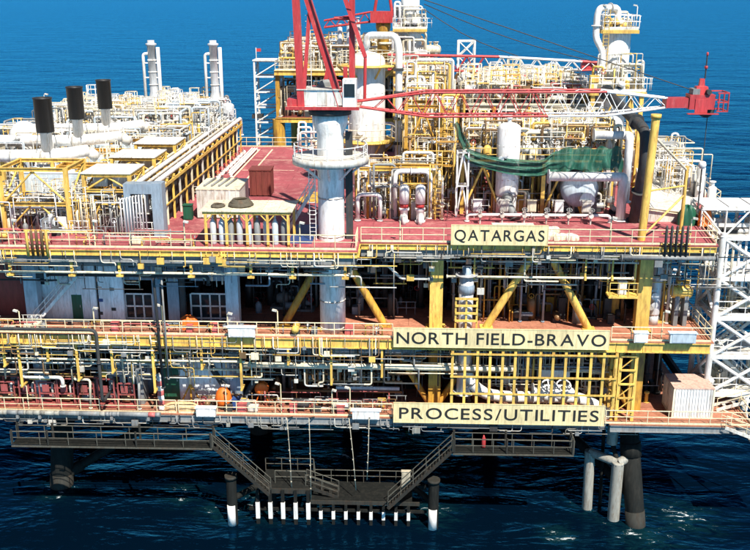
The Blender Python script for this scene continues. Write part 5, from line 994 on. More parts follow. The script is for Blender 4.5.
# boom
root = Vector((PX + 1.4, PY - .2, 35.05)); tip = Vector((18.5, 2.6, 35.05))
bd = (tip - root).normalized(); bz = Vector((0, 0, 1)); by = bz.cross(bd).normalized(); L = (tip - root).length
def sec(s): # half height, half width at s in 0..1
    if s < .24: k = .12 + .88 * s / .24
    elif s > .80: k = 1 - .62 * (s - .80) / .20
    else: k = 1
    return .85 * k, .8 * k
stops = [0, .24, .62, .80, 1.0]
for a_, b_ in zip(stops, stops[1:]):
    for sz in (-1, 1):
        for sy in (-1, 1):
            pa, pb = root + bd * L * a_ + bz * sec(a_)[0] * sz + by * sec(a_)[1] * sy, root + bd * L * b_ + bz * sec(b_)[0] * sz + by * sec(b_)[1] * sy
            bar('boom_chord', pa, pb, .082, 'cranered' if (a_ < .55 or sz > 0 and a_ < .8) else 'white', t, 8)
nb = 26
for k in range(2, nb):
    a_, b_ = k / nb, (k + 1) / nb; m_ = 'cranered' if b_ < .62 else 'white'; s = 1 if k % 2 else -1
    for sy in (-1, 1): bar('boom_lacing', root + bd * L * a_ + bz * sec(a_)[0] * s + by * sec(a_)[1] * sy, root + bd * L * b_ - bz * sec(b_)[0] * s + by * sec(b_)[1] * sy, .034, m_, t, 6)
    for sz in (-1, 1): bar('boom_lacing', root + bd * L * a_ + bz * sec(a_)[0] * sz + by * sec(a_)[1] * s, root + bd * L * b_ + bz * sec(b_)[0] * sz - by * sec(b_)[1] * s, .03, m_, t, 6)
box('boom_foot', root - Vector((.5, .75, .35)), root + Vector((.5, .75, .3)), 'cranered', t)
hd = tip + bd * .0; M_ = frame_to(hd - bd * .1, hd + bd * 2.0, .95, .7)
obj('boom_nose', unit('box', 'cranered'), M_, t)
h2 = hd + bd * 1.7; box('boom_head', h2 + Vector((-.1, -.6, -.45)), h2 + Vector((1.7, .6, .6)), 'cranered', t); box('head_winch', h2 + Vector((.1, -.5, .605)), h2 + Vector((.6, .5, 1.0)), 'grey', t); bar('head_roller', h2 + Vector((1.2, -.75, .8)), h2 + Vector((1.2, .75, .8)), .18, 'darkgrey', t, 12)
_b = MB().rings([[h2 + Vector((.8 + sx * w, sy * w * .7, z)) for sx, sy in ((-1, -1), (1, -1), (1, 1), (-1, 1))] for w, z in ((.5, .601), (.4, 1.15), (.2, 1.2), (.16, 1.7))], smooth=False); _b.build('head_cap', 'cranered', t)
box('head_side_plate', h2 + Vector((.3, -.66, -.7)), h2 + Vector((1.2, -.602, .3)), 'cranered', t); box('head_walk', h2 + Vector((-.3, -1.1, -.75)), h2 + Vector((1.9, -.79, -.68)), 'cranered', t)
for dz in (-.55, .1, .75): beam('head_guard_bar', h2 + Vector((1.8, -.8, dz)), h2 + Vector((2.6, -.8, dz)), .07, .09, 'cranered', t); beam('head_guard_bar', h2 + Vector((1.8, .8, dz)), h2 + Vector((2.6, .8, dz)), .07, .09, 'cranered', t); beam('head_guard_bar', h2 + Vector((2.6, -.8, dz)), h2 + Vector((2.6, .8, dz)), .07, .09, 'cranered', t)
for dx in (1.9, 2.25, 2.58): bar('head_guard_post', h2 + Vector((dx, -.8, -.55)), h2 + Vector((dx, -.8, .75)), .05, 'cranered', t, 6)
MB().lathe([(.55, -.12), (.6, -.1), (.5, 0), (.6, .1), (.55, .12)], h2 + Vector((1.3, 0, -.5)), 'y', 16).build('sheave', 'darkgrey', t)
bar('lamp_mast', h2 + Vector((1.0, 0, 1.7)), h2 + Vector((1.0, 0, 3.3)), .05, 'darkgrey', t, 6); MB().lathe([(.07, 0), (.08, .1), (.08, .22), (.03, .26)], h2 + Vector((1.0, 0, 3.3)), 'z', 8).build('beacon', 'cranered', t); flange('aerial_disc', h2 + Vector((1.0, 0, 2.5)), (0, 0, 1), .12, 'cranered', t, .2)
for sy in (-.25, .25): bar('pendant_cable', h2 + Vector((.1, sy, .9)), root + Vector((-3.2, sy, 9.9)), .035, 'darkgrey', t, 6)
hk = thing('crane_hook', 'crane hoist line with white ball weight and hook over the sea', 'hook', (h2.x + 1.5, h2.y, 29.0)); q = V(708, 165, h2.y); hx = h2.x + 1.45
bar('hoist_line', (hx, h2.y, q.z + .2), (hx, h2.y, 34.3), .03, 'darkgrey', hk, 6); MB().lathe([(.04, -.3), (.2, -.25), (.3, 0), (.24, .22), (.05, .3)], (hx, h2.y, q.z), 'z', 14).build('ball_weight', 'white', hk)
bar('lower_line', (hx, h2.y, 27.4), (hx, h2.y, q.z - .25), .06, 'darkgrey', hk, 6); MB().tube([(hx, h2.y, 27.45), (hx + .02, h2.y, 27.2), (hx + .2, h2.y, 27.0), (hx + .28, h2.y, 27.2)], .06, 8).build('hook', 'darkgrey', hk)

# ------------------------------------------------------------------ top deck, centre rear: big column, twin pumps
CX, CY = -4.0, 18.6
t = vvessel('huge white column vessel behind the red crane', (CX, CY, ZM), 37.6, 1.65, 'white', name='column_vessel', seed=9, nozzles=2)
for z in (29.6, 36.3):
    MB().lathe([(1.7, z), (2.7, z), (2.7, z + .16), (1.7, z + .16)], (CX, CY, 0), 'z', 24).build('ring_platform', 'yellow', t)
    for k in range(6): a_ = k * math.pi / 3; bar('platform_bracket', (CX + 1.6 * math.cos(a_), CY + 1.6 * math.sin(a_), z - 1.0), (CX + 2.6 * math.cos(a_), CY + 2.6 * math.sin(a_), z), .09, 'yellow', t)
for z, nm in ((29.76, 'lower'), (36.46, 'upper')): railing('cream railing of the %s ring platform on the huge column' % nm, [(CX + 2.6 * math.cos(a_), CY + 2.6 * math.sin(a_), z) for a_ in (2 * math.pi * k / 12 for k in range(12))], 'cream', closed=True, sp=1.4, toe=False)
MB().tube([(CX, CY, 37.9), (CX, CY, 39.0), (CX + 2.6, CY - .6, 39.0), (CX + 2.9, CY - 1.2, 38.0), (CX + 2.9, CY - 1.2, 26.0), (CX + 2.9, CY - 1.2, ZM)], .32, 14, .9).build('overhead_pipe', 'white', t)
for z in (27.5, 29.5, 31.7, 34, 36): box('pipe_clamp', (CX + 2.45, CY - 1.65, z), (CX + 3.3, CY - .9, z + .25), 'darkgrey', t)
portal('yellow tall frame right of the huge column', CX + 3.6, CX + 6.5, CY - 6, CY - 2.5, ZM, 33.6, 'deepyellow', .3, 29.3)
runs('cream small pipe crowding the foot of the huge column', 'pipes at the huge column', -0.6, 3.6, 10.5, 18, ZM, 31.2, 90, 51, ('cream', 'white', 'offwhite', 'yellow', 'copper'), (.05, .08, .12), 1.0, 1.6)
runs('pale pipe rising high beside the huge column', 'tall pipes beside the huge column', -0.4, 3.8, 14, 24, ZM, 36.8, 40, 52, ('white', 'cream', 'offwhite', 'yellow'), (.06, .09, .13), 6)
for k, px in enumerate((404, 420)):
    p = G(px, 222, ZM); t = thing('twin_pump', 'white vertical pump with red band at the deck front', 'pump', (p.x, 6.3, ZM), 'white vertical pumps'); c = (p.x, 6.3, ZM)
    MB().lathe([(.42, 0), (.42, .15), (.3, .2), (.3, .9), (.42, 1.0), (.42, 1.2)], c, 'z', 16).build('casing', 'white', t); MB().lathe([(.34, 1.2), (.34, 1.55)], c, 'z', 16).build('coupling_band', 'cranered', t); MB().lathe([(.4, 1.55), (.4, 2.9), (.25, 3.05), (.1, 3.1)], c, 'z', 16).build('motor', 'white', t)
    MB().tube([(p.x, 6.2, ZM + .6), (p.x, 5.4, ZM + .6), (p.x, 5.4, ZM)], .16, 10, .3).build('suction_pipe', 'white', t)
pipe('thick white pipe arching over the white pumps', [(-1.2, 7.6, ZM), (-1.2, 7.6, 28.9), (1.6, 7.6, 28.9), (1.6, 7.6, ZM)], .2, 'white', n=12)
pipe('white pipe coming up beside the crane pedestal foot', [(-4.2, 6.5, ZM), (-4.2, 6.5, 27.2), (-2.4, 6.5, 27.2), (-2.4, 6.5, ZM)], .17, 'white', n=12)
portal('yellow low pipe frame right of the crane pedestal', -4.4, 1.9, 8.6, 10.2, ZM, 29.0, 'yellow', .28, None, False)
runs('small yellow or white pipe between the pumps and the huge column', 'pipes behind the white pumps', -4.2, 2.6, 7.2, 14, ZM, 29.6, 90, 77, ('yellow', 'white', 'cream', 'offwhite', 'deepyellow', 'grey'), (.04, .06, .1), .8, 1.2)
ladder('yellow ladder by the white pumps', (2.3, 7.2, ZM), 30.6, 'yellow')

# ------------------------------------------------------------------ process area on the right of the top deck
def module(label, x0, x1, y0, y1, levels, nx, mat, bmat, fmat='offwhite'):
    t = thing('process_module', label, 'module', ((x0 + x1) / 2, (y0 + y1) / 2, ZM))
    for k in range(nx + 1):
        x = x0 + (x1 - x0) * k / nx
        for y in (y0, (y0 + y1) / 2, y1): ibeam('column', (x, y, ZM), (x, y, levels[-1]), .3, .3, mat, t, (0, 1, 0))
    for z in levels:
        box('floor', (x0 - .2, y0 - .2, z - .08), (x1 + .2, y1 + .2, z), fmat, t)
        for y in (y0, y1): ibeam('floor_beam', (x0 - .2, y, z - .28), (x1 + .2, y, z - .28), .24, .38, bmat, t)
    for k in range(nx):
        xa = x0 + (x1 - x0) * k / nx; xb = x0 + (x1 - x0) * (k + 1) / nx
        if k % 2 == 0: bar('brace', (xa, y0, ZM), ((xa + xb) / 2, y0, levels[0] - .4), .1, mat, t); bar('brace', (xb, y0, ZM), ((xa + xb) / 2, y0, levels[0] - .4), .1, mat, t)
    return t
module('two storey process module behind the green tarpaulin', 4.3, 17.6, 9.5, 19, (29.4, ), 4, 'yellow', 'grey', 'grey')
module('rear process module below the resting far boom', 4.5, 18, 23, 38, (29.2, 32.4), 4, 'deepyellow', 'cream', 'grey')
portal('white scaffold frame at the left end of the green tarpaulin', 3.8, 4.7, 8.2, 9.2, ZM, 30.4, 'white', .12, 27.6)
vvessel('big white upright vessel rising through the green tarpaulin', (8.0, 9.6, ZM + .0), 32.6, .95, 'white', seed=3, skirt=1.6)
p = G(505, 208, ZM); pipe('dark elbow under the big white upright vessel', [(8.0, 8.8, ZM + 1.5), (8.0, 8.2, ZM + 1.2), (8.6, 7.4, ZM)], .35, 'grey', n=14)
hvessel('white round ended tank under the process module', (14.0, 12.0, 27.1), 4.5, 1.55, 'paleblue', 'y', base=ZM)
t = thing('manway_cover', 'round bolted cover on the white tank end', 'cover', (14.4, 8.4, 26.3)); bar('neck', (14.4, 8.2, 26.5), (14.4, 9.3, 26.5), .5, 'offwhite', t, 18); flange('cover_plate', (14.4, 8.18, 26.5), (0, 1, 0), .62, 'silver', t, .12)
pipe('fat white pipe across the front of the process module', [(11.0, 7.4, 28.6), (16.6, 7.4, 28.6), (17.0, 7.4, 28.6), (17.0, 7.4, ZM)], .38, 'white', n=16, bend=.8)
pipe('second fat white pipe bending down at the right of the process module', [(14.8, 9.6, 31.6), (17.6, 9.6, 31.6), (17.6, 8.9, 31.6), (17.6, 8.9, 26.2)], .34, 'white', n=14, bend=.8)
pipe('low white manifold pipe along the foot of the process module', [(4.6, 6.6, ZM), (4.6, 6.6, ZM + .6), (16.0, 6.6, ZM + .6), (16.0, 6.6, ZM)], .13, 'white', n=12)
for k in range(6): valve('white valve with wheel on the low manifold pipe', (5.6 + 1.75 * k, 6.0, ZM + .75), (0, 1, 0), .13, 'offwhite', 'grey', 'valves on the low manifold', base=ZM)
runs('pale pipe in the shade under the process module floor', 'pipes under the process module', 4.8, 17, 9.8, 17, ZM, 29.0, 110, 53, ('offwhite', 'cream', 'silver', 'copper', 'yellow', 'grey'), (.04, .07, .11), .8, 1.6)
runs('white goose necked pipe on top of the process module', 'pipes on the process module', 4.6, 17.2, 10, 18.6, 29.4, 32.4, 150, 54, ('white', 'cream', 'offwhite', 'copper', 'yellow', 'grey'), (.04, .07, .12), .6, 1.6)
for k in range(6): valve('white globe valve standing on the process module floor', (9.6 + 1.15 * k, 10.6 + .5 * (k % 2), 30.3), (1, 0, 0), .3, 'white', 'white', 'globe valves on the process module', base=29.4)
for k in range(4): hvessel(('cream', 'white', 'brown', 'dull white')[k] + ' heat exchanger drum on the process module', (6 + 3.2 * k, 16.5, 30.9), 2.0, .55, ('cream', 'white', 'copper', 'offwhite')[k], 'x', group='drums on the process module', base=29.4)
runs('cream pipe in the crowded rear process module', 'pipes in the rear module', 4.8, 17.6, 23.4, 37.6, 29.2, 32.1, 130, 55, ('cream', 'white', 'copper', 'yellow', 'darkgrey'), (.05, .08, .14), .6, 1.6)
runs('cream pipe on the roof of the rear process module', 'pipes on the rear module roof', 4.8, 17.6, 23.4, 37.6, 32.4, 34.4, 150, 56, ('cream', 'white', 'offwhite', 'copper', 'pinkred', 'darkgrey'), (.05, .08, .13), .5, 1.8)
for k in range(5): hvessel(('white', 'cream', 'brown', 'white', 'dull white')[k] + ' horizontal drum on the rear module roof', (6.2 + 2.7 * k, 25 + 2 * (k % 2), 33.4), 1.6, .6, ('white', 'cream', 'copper', 'white', 'offwhite')[k], 'x', group='drums on the rear module', base=32.4)
for k in range(4): vvessel(('white', 'cream', 'white', 'dull white')[k] + ' small upright pot on the rear module roof', (5.5 + 3.4 * k, 30 + (k % 2), 32.4), 34.9, .5, ('white', 'cream', 'white', 'offwhite')[k], group='pots on the rear module', seed=30 + k, skirt=.4)
runs('tan pipe between the huge column and the rear module', 'pipes left of the rear module', -1, 5, 22, 40, ZM, 33.6, 120, 57, ('cream', 'offwhite', 'copper', 'yellow', 'white', 'darkgrey'), (.05, .09, .14), 3, 1.5)
module('narrow yellow module left of the rear process module', -1.2, 3.4, 25, 38, (29.0, 32.6), 2, 'yellow', 'deepyellow', 'grey')
runs('white pipe on the roof of the narrow yellow module', 'pipes on the narrow module', -1.2, 3.4, 25, 38, 32.6, 34.8, 60, 58, ('white', 'cream', 'yellow', 'copper'), (.05, .09), .5, 1.6)
railing('yellow railing along the front of the process module floor', [(4.3, 9.4, 29.4), (17.6, 9.4, 29.4)], 'yellow', sp=1.4)
railing('cream railing along the front of the rear module roof', [(4.5, 22.9, 32.4), (18, 22.9, 32.4)], 'cream', sp=1.4)
for k in range(5): jbox(('white', 'dull white', 'cream')[k % 3] + ' small cabinet at the foot of the process module', (5.5 + 2.2 * k, 7.9, ZM + .6), (.7, .4, .9), ('white', 'offwhite', 'cream')[k % 3], ZM, 'cabinets at the module foot')
# white sacks at the deck front and pallet behind the short sign
RS = random.Random(5)
for k in range(11):
    x = V(549 + 3.6 * (k % 8), 232, 1.2).x; o_ = tarp_lump('sack', 'pale filled sack in the heap behind the short name board', (x, 1.3 + .5 * (k // 8) + RS.uniform(-.1, .3), ZM + (.38 if k >= 8 else 0)), RS.uniform(.3, .42), .3, RS.uniform(.38, .5), 'cream' if k % 3 else 'offwhite', 300 + k, 'sack'); o_['group'] = 'sacks behind the short name board'
p = V(514, 222, 2.2); t = thing('pallet', 'flat grey pallet with white boards behind the short name board', 'pallet', (p.x, 2.4, ZM))
for k in range(6): box('board', (p.x - 1.6, 1.6 + .3 * k, ZM + .7), (p.x + 1.6, 1.6 + .3 * k + .24, ZM + .76), 'offwhite', t)
for s in (-1.4, 0, 1.4): beam('bearer', (p.x + s, 1.6, ZM + .35), (p.x + s, 3.4, ZM + .35), .15, .7, 'grey', t)
# green tarpaulin
def tarp_f(u, v):
    x = 4.4 + 12.6 * u; w = min(1, max(0, (u - .45) / .2)); w = w * w * (3 - 2 * w)
    top = (30.9 - 1.25 * math.sin(min(1, u / .5) * math.pi / 2) ** .55) * (1 - w) + (30.55 + .25 * u + .10 * math.sin(u * 60)) * w
    low = (29.95 - 1.5 * math.sin(min(1, u / .5) * math.pi / 2) ** .6) * (1 - w) + (28.9 - .12 * math.sin(u * 33)) * w
    fold = (.22 * math.sin(v * 15 + u * 6) + .1 * math.sin(v * 31 - u * 9)) * (1 - w) + (.16 * math.sin(u * 46 + 1.2 * math.sin(v * 3)) + .06 * math.sin(u * 113 + v * 4)) * w
    return (x + .12 * math.sin(v * 5 + u * 17), 8.5 - .35 * v + fold, top + (low - top) * v)
solo(MB().grid(tarp_f, 160, 18).build('green_tarpaulin', 'tarp'), 'green tarpaulin sheet sagging across the front of the process module', 'tarpaulin')
def tarp_g(u, v): 
    a = Vector((3.5 + .9 * u, 9.0 - .5 * u, 32.6 - 2.0 * u)); return (a.x + (.35 + .3 * u) * (v - .3) + .06 * math.sin(u * 9), a.y + .12 * math.sin(v * 9 + u * 4), a.z + .25 * (v - .5))
solo(MB().grid(tarp_g, 20, 8).build('green_tarpaulin', 'tarp'), 'green tarpaulin tail twisted up at the left end', 'tarpaulin')
# tall yellow pole with struts and dark flue
a, b = G(640, 240, ZM), V(653, 112, 1.4)
t = thing('vent_mast', 'tall thick yellow pole at the right of the top deck front', 'pole', (17.3, 1.4, ZM)); bar('pole', (17.3, 1.4, ZM), (17.6, 1.4, 34.2), .3, 'yellow', t, 14); flange('cap', (17.6, 1.4, 34.2), (0, 0, 1), .38, 'yellow', t, .3)
bar('strut', (17.55, 1.4, 32.8), (20.8, 3.6, 29.9), .1, 'cream', t); bar('side_post', (20.8, 3.6, ZM), (20.8, 3.6, 30.2), .14, 'yellow', t); bar('lower_strut', (17.45, 1.4, ZM + .4), (20.8, 3.6, ZM + 3.0), .08, 'yellow', t); bar('tie', (17.45, 1.5, 28.7), (20.8, 3.6, 28.7), .07, 'yellow', t)
p0, p1 = V(606, 92, 14), V(646, 131, 5)
pipe('thick dark grey flue slanting down behind the yellow pole', [p0, p0.lerp(p1, .6), p1, Vector((p1.x + .1, p1.y, p1.z - 2.6)), Vector((p1.x + .1, p1.y + 2, ZM))], .42, 'darkgrey', n=16, bend=.9)
# ------------------------------------------------------------------ right tower
TX, TY = 18.7, 22
t = vvessel('tall white tower vessel with railed platforms at the right', (TX, TY, ZM), 39.7, 1.28, 'white', name='tower_vessel', seed=12, nozzles=2)
portal('yellow support frame under the right tower vessel', TX - 2.2, TX + 2.2, TY - 2.2, TY + 2.2, ZM, 34.0, 'yellow', .36, 29)
for z, w, nm in ((34.0, 2.5, 'wide lower'), (39.4, 1.6, 'small top')):
    pf = thing('tower_platform', '%s platform of the right tower vessel' % nm, 'platform', (TX, TY, z)); 
    prism('floor', [(TX - w, TY - w), (TX + w, TY - w), (TX + w, TY + w), (TX - w, TY + w)], z, z + .12, 'cream', pf)
    for y in (TY - w, TY + w): beam('edge_beam', (TX - w, y, z - .15), (TX + w, y, z - .15), .15, .3, 'yellow', pf)
    for x in (TX - w, TX + w): beam('edge_beam', (x, TY - w, z - .16), (x, TY + w, z - .16), .15, .3, 'yellow', pf)
    railing('white railing of the %s tower platform' % nm, [(TX - w, TY - w, z + .12), (TX + w, TY - w, z + .12), (TX + w, TY + w, z + .12), (TX - w, TY + w, z + .12)], 'white', closed=True, sp=1.1, h=1.15)
t2 = portal('white middle stage frame of the right tower vessel', TX - 1.5, TX + 1.5, TY - 1.5, TY + 1.5, 34.12, 36.0, 'white', .16, None, False)
pipe('white goose neck pipe over the top of the right tower', [(TX, TY, 40.0), (TX, TY, 41.3), (TX - 1.9, TY - 1.2, 41.3), (TX - 2.1, TY - 1.2, 40.7), (TX - 2.1, TY - 1.2, 38.6), (TX - 1.4, TY - 1.4, 37.6), (TX - 1.4, TY - 1.4, 34.15)], .3, 'white', n=14, bend=.6, cat='pipe')
for k, (dx, h) in enumerate(((-1.2, 1.9), (1.4, 1.9))): lamp_post('white floodlight pole on the top of the right tower', (TX + dx, TY - 1.3, 39.52), h, 'white', 'floodlights of the right tower', (-.3 if dx < 0 else -.2, 0))
ladder('yellow ladder on the left of the right tower top', (TX - 1.25, TY - 1.62, 34.2), 41.2, 'yellow')
runs('white small pipe on the wide platform of the right tower', 'pipes on the right tower platform', TX - 2.2, TX + 2.2, TY - 2.2, TY - 1.5, 34.12, 37.4, 16, 75, ('white', 'cream', 'offwhite', 'yellow'), (.04, .07, .1), .6, 1.5)
runs('white small pipe on the top of the right tower', 'pipes on the right tower top', TX - 1.3, TX + 1.3, TY - 1.4, TY + 1, 39.5, 41, 8, 76, ('white', 'cream', 'yellow'), (.04, .07), .5, 1.2)
stages('small access stages and ladders on the process module', 4.6, 17, 10, 18.5, 29.4, 32.8, 60, 214, ('white', 'cream', 'yellow', 'offwhite'))
stages('small access stages and ladders on the rear module roof', 4.8, 17.4, 23.5, 37.5, 32.4, 35, 80, 215, ('white', 'cream', 'yellow', 'offwhite'))
stages('tall access stages and ladders right of the huge column', -1.2, 4, 11, 24, ZM, 35.5, 60, 216, ('white', 'cream', 'yellow', 'offwhite', 'deepyellow'))
stages('tall access stages and ladders on the narrow yellow module', -1.2, 4.5, 24, 40, 28, 36.5, 60, 217, ('white', 'cream', 'yellow', 'copper'))
stages('small access stages on the neighbouring platform roof', -17, 1.5, 55, 70, 33, 37, 80, 218, ('cream', 'white', 'yellow', 'copper'))
stages('dark access stages inside the neighbouring platform', -17, 1.5, 54.3, 60, 27, 32, 24, 219, ('copper', 'darkgrey', 'deepyellow'))
stages('small access stages at the right deck edge', 21.5, 26.5, 12, 36, ZM, 29, 44, 220, ('white', 'cream', 'offwhite', 'yellow'))
# right edge of the top deck
t = thing('sloping_cover', 'white sloping roof sheet at the right edge of the top deck', 'roof', (22.5, 14, ZM)); pr = [(18.9, 7.2, 26.1), (23.4, 7.2, 25.5), (25.4, 18, 25.6), (20.5, 18, 27.4)]
b_ = MB(); b_.v = [Vector(p) for p in pr] + [Vector((p[0], p[1], ZM)) for p in pr]; b_.f = [[0, 1, 2, 3], [4, 7, 6, 5], [0, 4, 5, 1], [1, 5, 6, 2], [2, 6, 7, 3], [3, 7, 4, 0]]; b_.sm = [False] * 6; b_.build('roof_sheet', 'offwhite', t); ibeam('ridge_beam', (19.0, 7.1, 26.1), (23.4, 7.1, 25.55), .2, .2, 'cream', t)
for k in range(4): y = 9 + 5 * k; x = 24.6 + .55 * k; vvessel('white mushroom vent at the right deck edge', (min(x, 26.5), y, ZM), 27.6 + .7 * (k % 2), .35, 'white', group='mushroom vents at the right edge', seed=70 + k, skirt=.3, nozzles=1)
runs('white small pipe at the right edge of the top deck', 'pipes at the right deck edge', 21.5, 26.5, 15, 36, ZM, 29.4, 90, 59, ('white', 'offwhite', 'cream', 'grey'), (.05, .08, .12), .8, 1.5)
tarp_lump('tarpaulin', 'orange and tan cover at the right deck corner', (23.3, 6.2, ZM), .5, .5, 1.5, 'orange', 9, 'cover'); tarp_lump('tarpaulin', 'dark green cover next to the orange one at the deck corner', (22.0, 6.4, ZM), .7, .6, 1.5, 'green', 10, 'cover')
t = thing('bottle_rack', 'dark bottle rack clamped on the right end of the deck rail', 'rack', (20.1, -.2, ZM - .7)); xa = V(666, 240, -.3).x
for k in range(5): x = xa + .38 * k; MB().lathe([(.1, 0), (.1, 2.2), (.05, 2.35)], (x, -.28, ZM - .8), 'z', 10).build('bottle', 'darkgrey', t)
for z in (ZM + .1, ZM + .9): beam('clamp_bar', (xa - .3, -.12, z), (xa + 1.85, -.12, z), .06, .1, 'yellow', t)
xa = V(27, 240, -2.6).x; t = thing('bottle_rack', 'yellow frame rack with bottles clamped on the left deck rail', 'rack', (xa, -2.6, ZM - .6))
for k in range(5): x = xa + .36 * k; MB().lathe([(.1, 0), (.1, 1.9), (.05, 2.0)], (x, -2.62, ZM - .6), 'z', 10).build('bottle', 'yellow' if k in (0, 4) else 'copper', t)
for z in (ZM - .5, ZM + .6, ZM + 1.3): beam('clamp_bar', (xa - .2, -2.5, z), (xa + 1.65, -2.5, z), .06, .12, 'yellow', t)

# ------------------------------------------------------------------ the neighbouring platform behind
BZ = 27.0
t = thing('rear_platform', 'yellow edged deck of the neighbouring platform behind', 'platform', (-8, 62, 20)); 
for z, m_ in ((BZ, 'oxide'), (33.0, 'cream')): box('deck', (-17.5, 54, z - .2), (2, 74, z), m_, t)
for z in (BZ, 33.0): 
    for y in (53.9, 74.1): ibeam('edge_girder', (-17.5, y, z - .35), (2, y, z - .35), .3, .6, 'yellow', t)
for x in (-17.2, -11, -4.5, 1.7):
    for y in (54.5, 73): beam('column', (x, y, BZ), (x, y, 33), .5, .5, 'deepyellow', t, (0, 1, 0)); bar('leg', (x, y, -3), (x, y, BZ - .3), .8, 'deepyellow', t, 14)
railing('cream railing on the neighbouring platform roof', [(-17.4, 54.1, 33), (1.9, 54.1, 33)], 'cream', sp=1.6)
runs('dark brown pipe inside the neighbouring platform', 'pipes in the neighbouring platform', -17, 1.5, 54.4, 60, BZ, 32.6, 110, 61, ('copper', 'darkgrey', 'offwhite', 'cream'), (.07, .12, .18), 1, 1.5)
runs('cream pipe on the roof of the neighbouring platform', 'pipes on the neighbouring roof', -17, 1.5, 55, 72, 33, 36.5, 120, 62, ('cream', 'white', 'offwhite', 'yellow', 'copper'), (.06, .1, .16), 1, 1.6)
for k in range(3): x = V(340 + 9 * k, 40, 58).x; vvessel('slim silver flue on the neighbouring platform roof', (x, 58, 33), 38.2 + .4 * k, .32, 'silver', group='silver flues behind the crane', seed=90 + k, skirt=.3, nozzles=1)
vvessel('squat pale drum behind the crane mast on the neighbouring roof', (V(338, 60, 60).x, 60, 33), 36, 1.2, 'paleblue', seed=95)
# white lattice tower at the left of it
t = thing('lattice_tower', 'white square lattice tower beyond the rear railing', 'tower', (-19.3, 58, 20)); tx0, tx1, ty0, ty1 = V(256, 80, 58).x, V(281, 80, 58).x, 57, 60
for x in (tx0, tx1):
    for y in (ty0, ty1): beam('leg', (x, y, -3), (x, y, 33.9), .22, .22, 'white', t, (0, 1, 0))
for k in range(8):
    z = 20 + 1.98 * k; last = k == 7
    for a_, b2 in (((tx0, ty0), (tx1, ty0)), ((tx0, ty1), (tx1, ty1)), ((tx0, ty0), (tx0, ty1)), ((tx1, ty0), (tx1, ty1))):
        beam('girt', (*a_, z), (*b2, z), .18, .2, 'white', t)
        if not last: bar('diagonal', (*a_, z), (*b2, z + 1.98), .09, 'white', t, 6)
box('top_deck', (tx0 - .2, ty0 - .2, 33.9), (tx1 + .2, ty1 + .2, 34.05), 'white', t); box('grey_cabin', (tx0 - .6, ty0 + .2, 26.4), (tx0 + .8, ty0 + 1.5, 26.9), 'darkgrey', t)
bar('flag_pole', (tx0 + .3, ty0, 34.05), (tx0 + .3, ty0, 35.6), .05, 'white', t, 6); box('pennant', (tx0 + .35, ty0 - .01, 35.1), (tx0 + .95, ty0 + .01, 35.5), 'cranered', t)
t = thing('lattice_tower', 'white square lattice tower far behind the resting boom', 'tower', (10, 62, 20)); tx0, tx1, ty0, ty1 = V(458, 60, 62).x, V(474, 60, 62).x, 61, 63
for x in (tx0, tx1):
    for y in (ty0, ty1): beam('leg', (x, y, -3), (x, y, 36.3), .24, .24, 'white', t, (0, 1, 0))
for k in range(6):
    z = 26 + 2.05 * k
    for a_, b2 in (((tx0, ty0), (tx1, ty0)), ((tx0, ty1), (tx1, ty1)), ((tx1, ty0), (tx1, ty1))):
        beam('girt', (*a_, z), (*b2, z), .18, .2, 'white', t)
        if k < 5: bar('diagonal', (*a_, z), (*b2, z + 2.05), .09, 'white', t, 6); bar('diagonal', (*b2, z), (*a_, z + 2.05), .09, 'white', t, 6)
# tall white tower beside second crane
X2 = V(410, 30, 50).x; t = vvessel('tall cream tower vessel at the rear beside the far crane', (X2, 48, ZM - 0), 38.4, 1.35, 'white', name='tower_vessel', seed=14)
MB().lathe([(1.1, 38.2), (1.1, 42.5), (.3, 43)], (X2, 48, 0), 'z', 20).build('upper_shell', 'white', t); bar('carrier_leg', (X2, 48, -3), (X2, 48, ZM), .9, 'deepyellow', t, 14)
for z, w, nm in ((34.6, 2.3, 'lower'), (38.4, 2.0, 'upper')):
    pf = thing('tower_platform', '%s platform of the cream rear tower' % nm, 'platform', (X2, 48, z)); box('floor', (X2 - w, 48 - w, z), (X2 + w, 48 + w, z + .12), 'cream', pf); beam('edge_beam', (X2 - w, 48 - w, z - .15), (X2 + w, 48 - w, z - .15), .15, .3, 'yellow', pf)
    railing('cream railing of the %s platform on the rear tower' % nm, [(X2 - w, 48 - w, z + .12), (X2 + w, 48 - w, z + .12), (X2 + w, 48 + w, z + .12), (X2 - w, 48 + w, z + .12)], 'white', closed=True, sp=1.1)
runs('white pipe clustered round the cream rear tower', 'pipes round the rear tower', X2 - 2, X2 + 2, 46.2, 47.4, 34.72, 38.2, 14, 63, ('white', 'cream'), (.1, .15), 1)
runs('cream pipe on the upper platform of the rear tower', 'pipes on the rear tower top', X2 - 1.8, X2 + 1.8, 46.3, 47.4, 38.52, 41.5, 10, 64, ('white', 'cream', 'offwhite'), (.1, .15), 1)
p = V(433, 40, 46); t = hvessel('small cream lifeboat shaped drum right of the rear tower', (p.x, 47, 36.0), 1.4, .55, 'cream', 'x', base=34.6); box('bracket_floor', (X2 + 2.02, 46.4, 34.5), (p.x + 1, 47.6, 34.6), 'cream', t)
